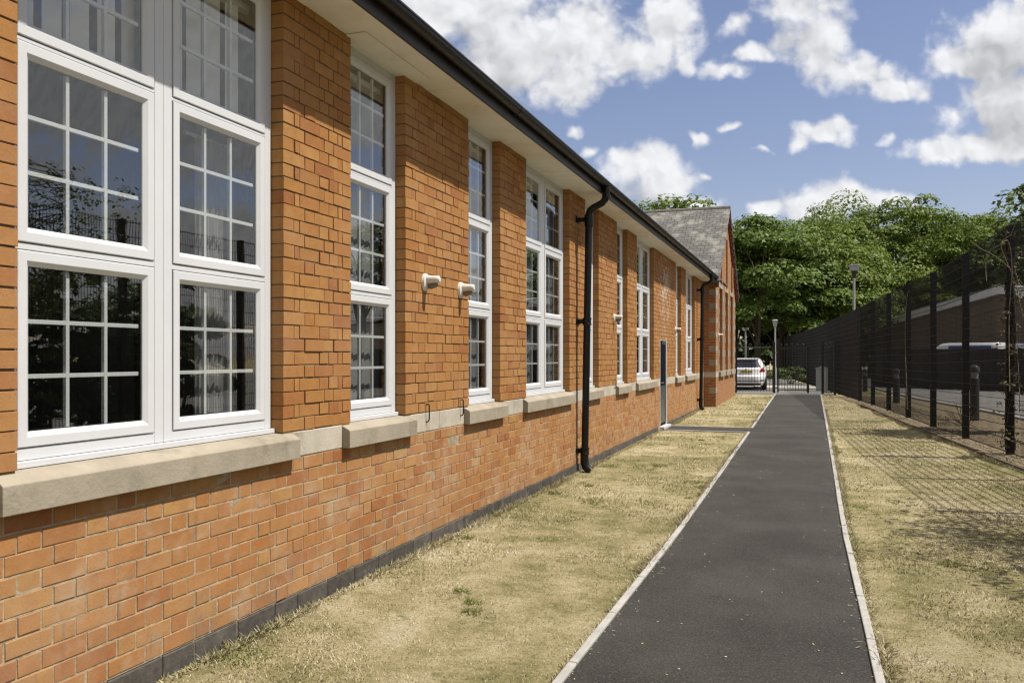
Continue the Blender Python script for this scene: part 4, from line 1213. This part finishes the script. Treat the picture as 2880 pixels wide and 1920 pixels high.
BLB = [(1290,95,215,85),(1130,20,120,75),(1290,185,95,55),(1425,120,90,60),(960,25,110,60),(1200,150,120,70),
       (1545,55,78,70),(1510,120,40,40),(1600,85,30,22),(1700,55,38,26),(1722,125,42,15),(1665,160,40,18),(1588,152,18,22),
       (1830,20,95,50),(1885,85,90,72),(1960,165,75,50),(2040,208,68,28),
       (2330,90,130,110),(2210,150,80,40),(2330,230,130,70),(2240,345,130,28),(2345,320,90,30),(2190,270,40,28),
       (1880,308,85,28),(1840,325,50,18),(1930,295,45,22),
       (1460,385,78,48),(1520,430,85,48),(1590,465,70,30),(1425,365,45,35),(1345,348,26,15),(1300,300,22,14),
       (1930,450,75,38),(1860,470,70,34),(2040,465,75,32),(1770,475,45,20),(1610,320,16,16),(2040,307,18,13),(1685,297,24,9),(1610,405,14,9),(1735,350,20,10),(2110,230,28,22)]
def field(P, big=0):
    F = None
    for (dx, dy, rx, ry) in BLB:
        if rx < big: continue
        cx = (dx*1.2245-CXP)/FPX; cy = (HOR-dy*1.2245)/FPX; rx = rx*1.2245/FPX*1.16; ry = ry*1.2245/FPX*1.16
        k = t.vmath('MULTIPLY_ADD', P, (1/rx, 1/ry, 0.), (-cx/rx, -cy/ry, 0.))
        k = t.math('SUBTRACT', 1., t.vmath('LENGTH', k))
        if rx*FPX < 62: k = t.math('MULTIPLY_ADD', k, .62, -.05)
        F = k if F is None else t.math('SMOOTH_MAX', F, k, .25)
    return F
F_ = field(Pw); Fup = field(t.vmath('ADD', Pw, (.012, .034, 0.)), 60)
den = t.math('MAXIMUM', t.math('ADD', zz_, .12), .06)
xyz = t.xyz(dr_); Pg = t.comb(t.math('DIVIDE', xyz[0], den), t.math('DIVIDE', xyz[1], den), 3.7)
gen = t.math('MULTIPLY', t.math('SUBTRACT', t.noise(Pg, 1.0, 5, .58, dim='2D'), .42), 5.)
inside = t.math('MULTIPLY', t.smooth(t.math('ABSOLUTE', s_), .80, .62), t.smooth(v_, .55, .44))
inside = t.math('MULTIPLY', inside, t.smooth(fw, .1, .3))
fld = t.math('ADD', t.math('MULTIPLY', F_, inside), t.math('MULTIPLY', gen, t.math('SUBTRACT', 1., inside)))
def puffs(P):
    o = None
    for sc_, am in ((15., .52), (34., .30), (75., .17)):
        v = t.new('ShaderNodeTexVoronoi', feature='F1', voronoi_dimensions='2D'); v.inputs['Scale'].default_value = sc_
        t.l.new(P, v.inputs['Vector']); q = t.math('MULTIPLY', t.math('SUBTRACT', .42, v.outputs['Distance']), am)
        o = q if o is None else t.math('ADD', o, q)
    return o
Pv = t.vmath('ADD', P2, t.vmath('MULTIPLY', t.vmath('SUBTRACT', t.noise(P2, 26., 2, .6, col=True, dim='2D'), (.5,.5,.5)), (.03,.03,0.)))
pf = puffs(Pv); pf2 = puffs(t.vmath('ADD', Pv, (.008, .013, 0.)))
n1 = t.noise(P2, 13., 8, .62, dim='2D')
dens = t.math('ADD', t.math('ADD', fld, .05), t.math('ADD', t.math('MULTIPLY', t.math('SUBTRACT', n1, .5), 1.5), t.math('MULTIPLY', pf, .9)))
mask = t.smooth(dens, -.14, .58)
lit = t.math('MULTIPLY', t.math('SUBTRACT', pf, pf2), .55)
low = t.noise(P2, 4., 3, .55, dim='2D')
above = t.math('MULTIPLY', t.smooth(Fup, .08, .62), inside)
shade = t.math('MULTIPLY', above, t.smooth(low, .30, .66, .08, .34))
val = t.math('ADD', t.math('SUBTRACT', 1.04, shade), lit)
val = t.math('MINIMUM', t.math('MAXIMUM', val, .62), 1.12)
val = t.math('MULTIPLY', val, t.math('MULTIPLY_ADD', inside, .42, .58))
SKY_S = .068
cc = t.vmath('SCALE', (0.66/SKY_S, 0.662/SKY_S, .675/SKY_S)); t.put(cc.node.inputs['Scale'], val)
skyc = t.mix(1., sky.outputs[0], (1.45, 1.24, 1.30), 'MULTIPLY')
t.put(bg.inputs['Color'], t.mix(t.math('MULTIPLY', mask, .96), skyc, cc))
bg.inputs['Strength'].default_value = SKY_S
w.cycles.sampling_method = 'MANUAL'; w.cycles.sample_map_resolution = 512

# ------------------------------------------------------------------ camera and output
cd = bpy.data.cameras.new('camera'); cam = bpy.data.objects.new('camera', cd); link(cam)
cam.location = (0, 0, EYE); cam.rotation_euler = (PI/2, 0, TH)
cd.sensor_width = 36; cd.lens = 36*FPX/2880; cd.shift_y = 42/2880; cd.clip_start = .05; cd.clip_end = 3000
sc.camera = cam
sc.view_settings.view_transform = 'Standard'; sc.view_settings.look = 'None'
sc.view_settings.exposure = .35; sc.view_settings.gamma = 1
sc.render.engine = 'CYCLES'
sc.cycles.use_denoising = True
sc.cycles.filter_width = 1.3
sc.cycles.max_bounces = 6; sc.cycles.transparent_max_bounces = 16; sc.cycles.diffuse_bounces = 2; sc.cycles.glossy_bounces = 3
sc.cycles.sample_clamp_indirect = 6
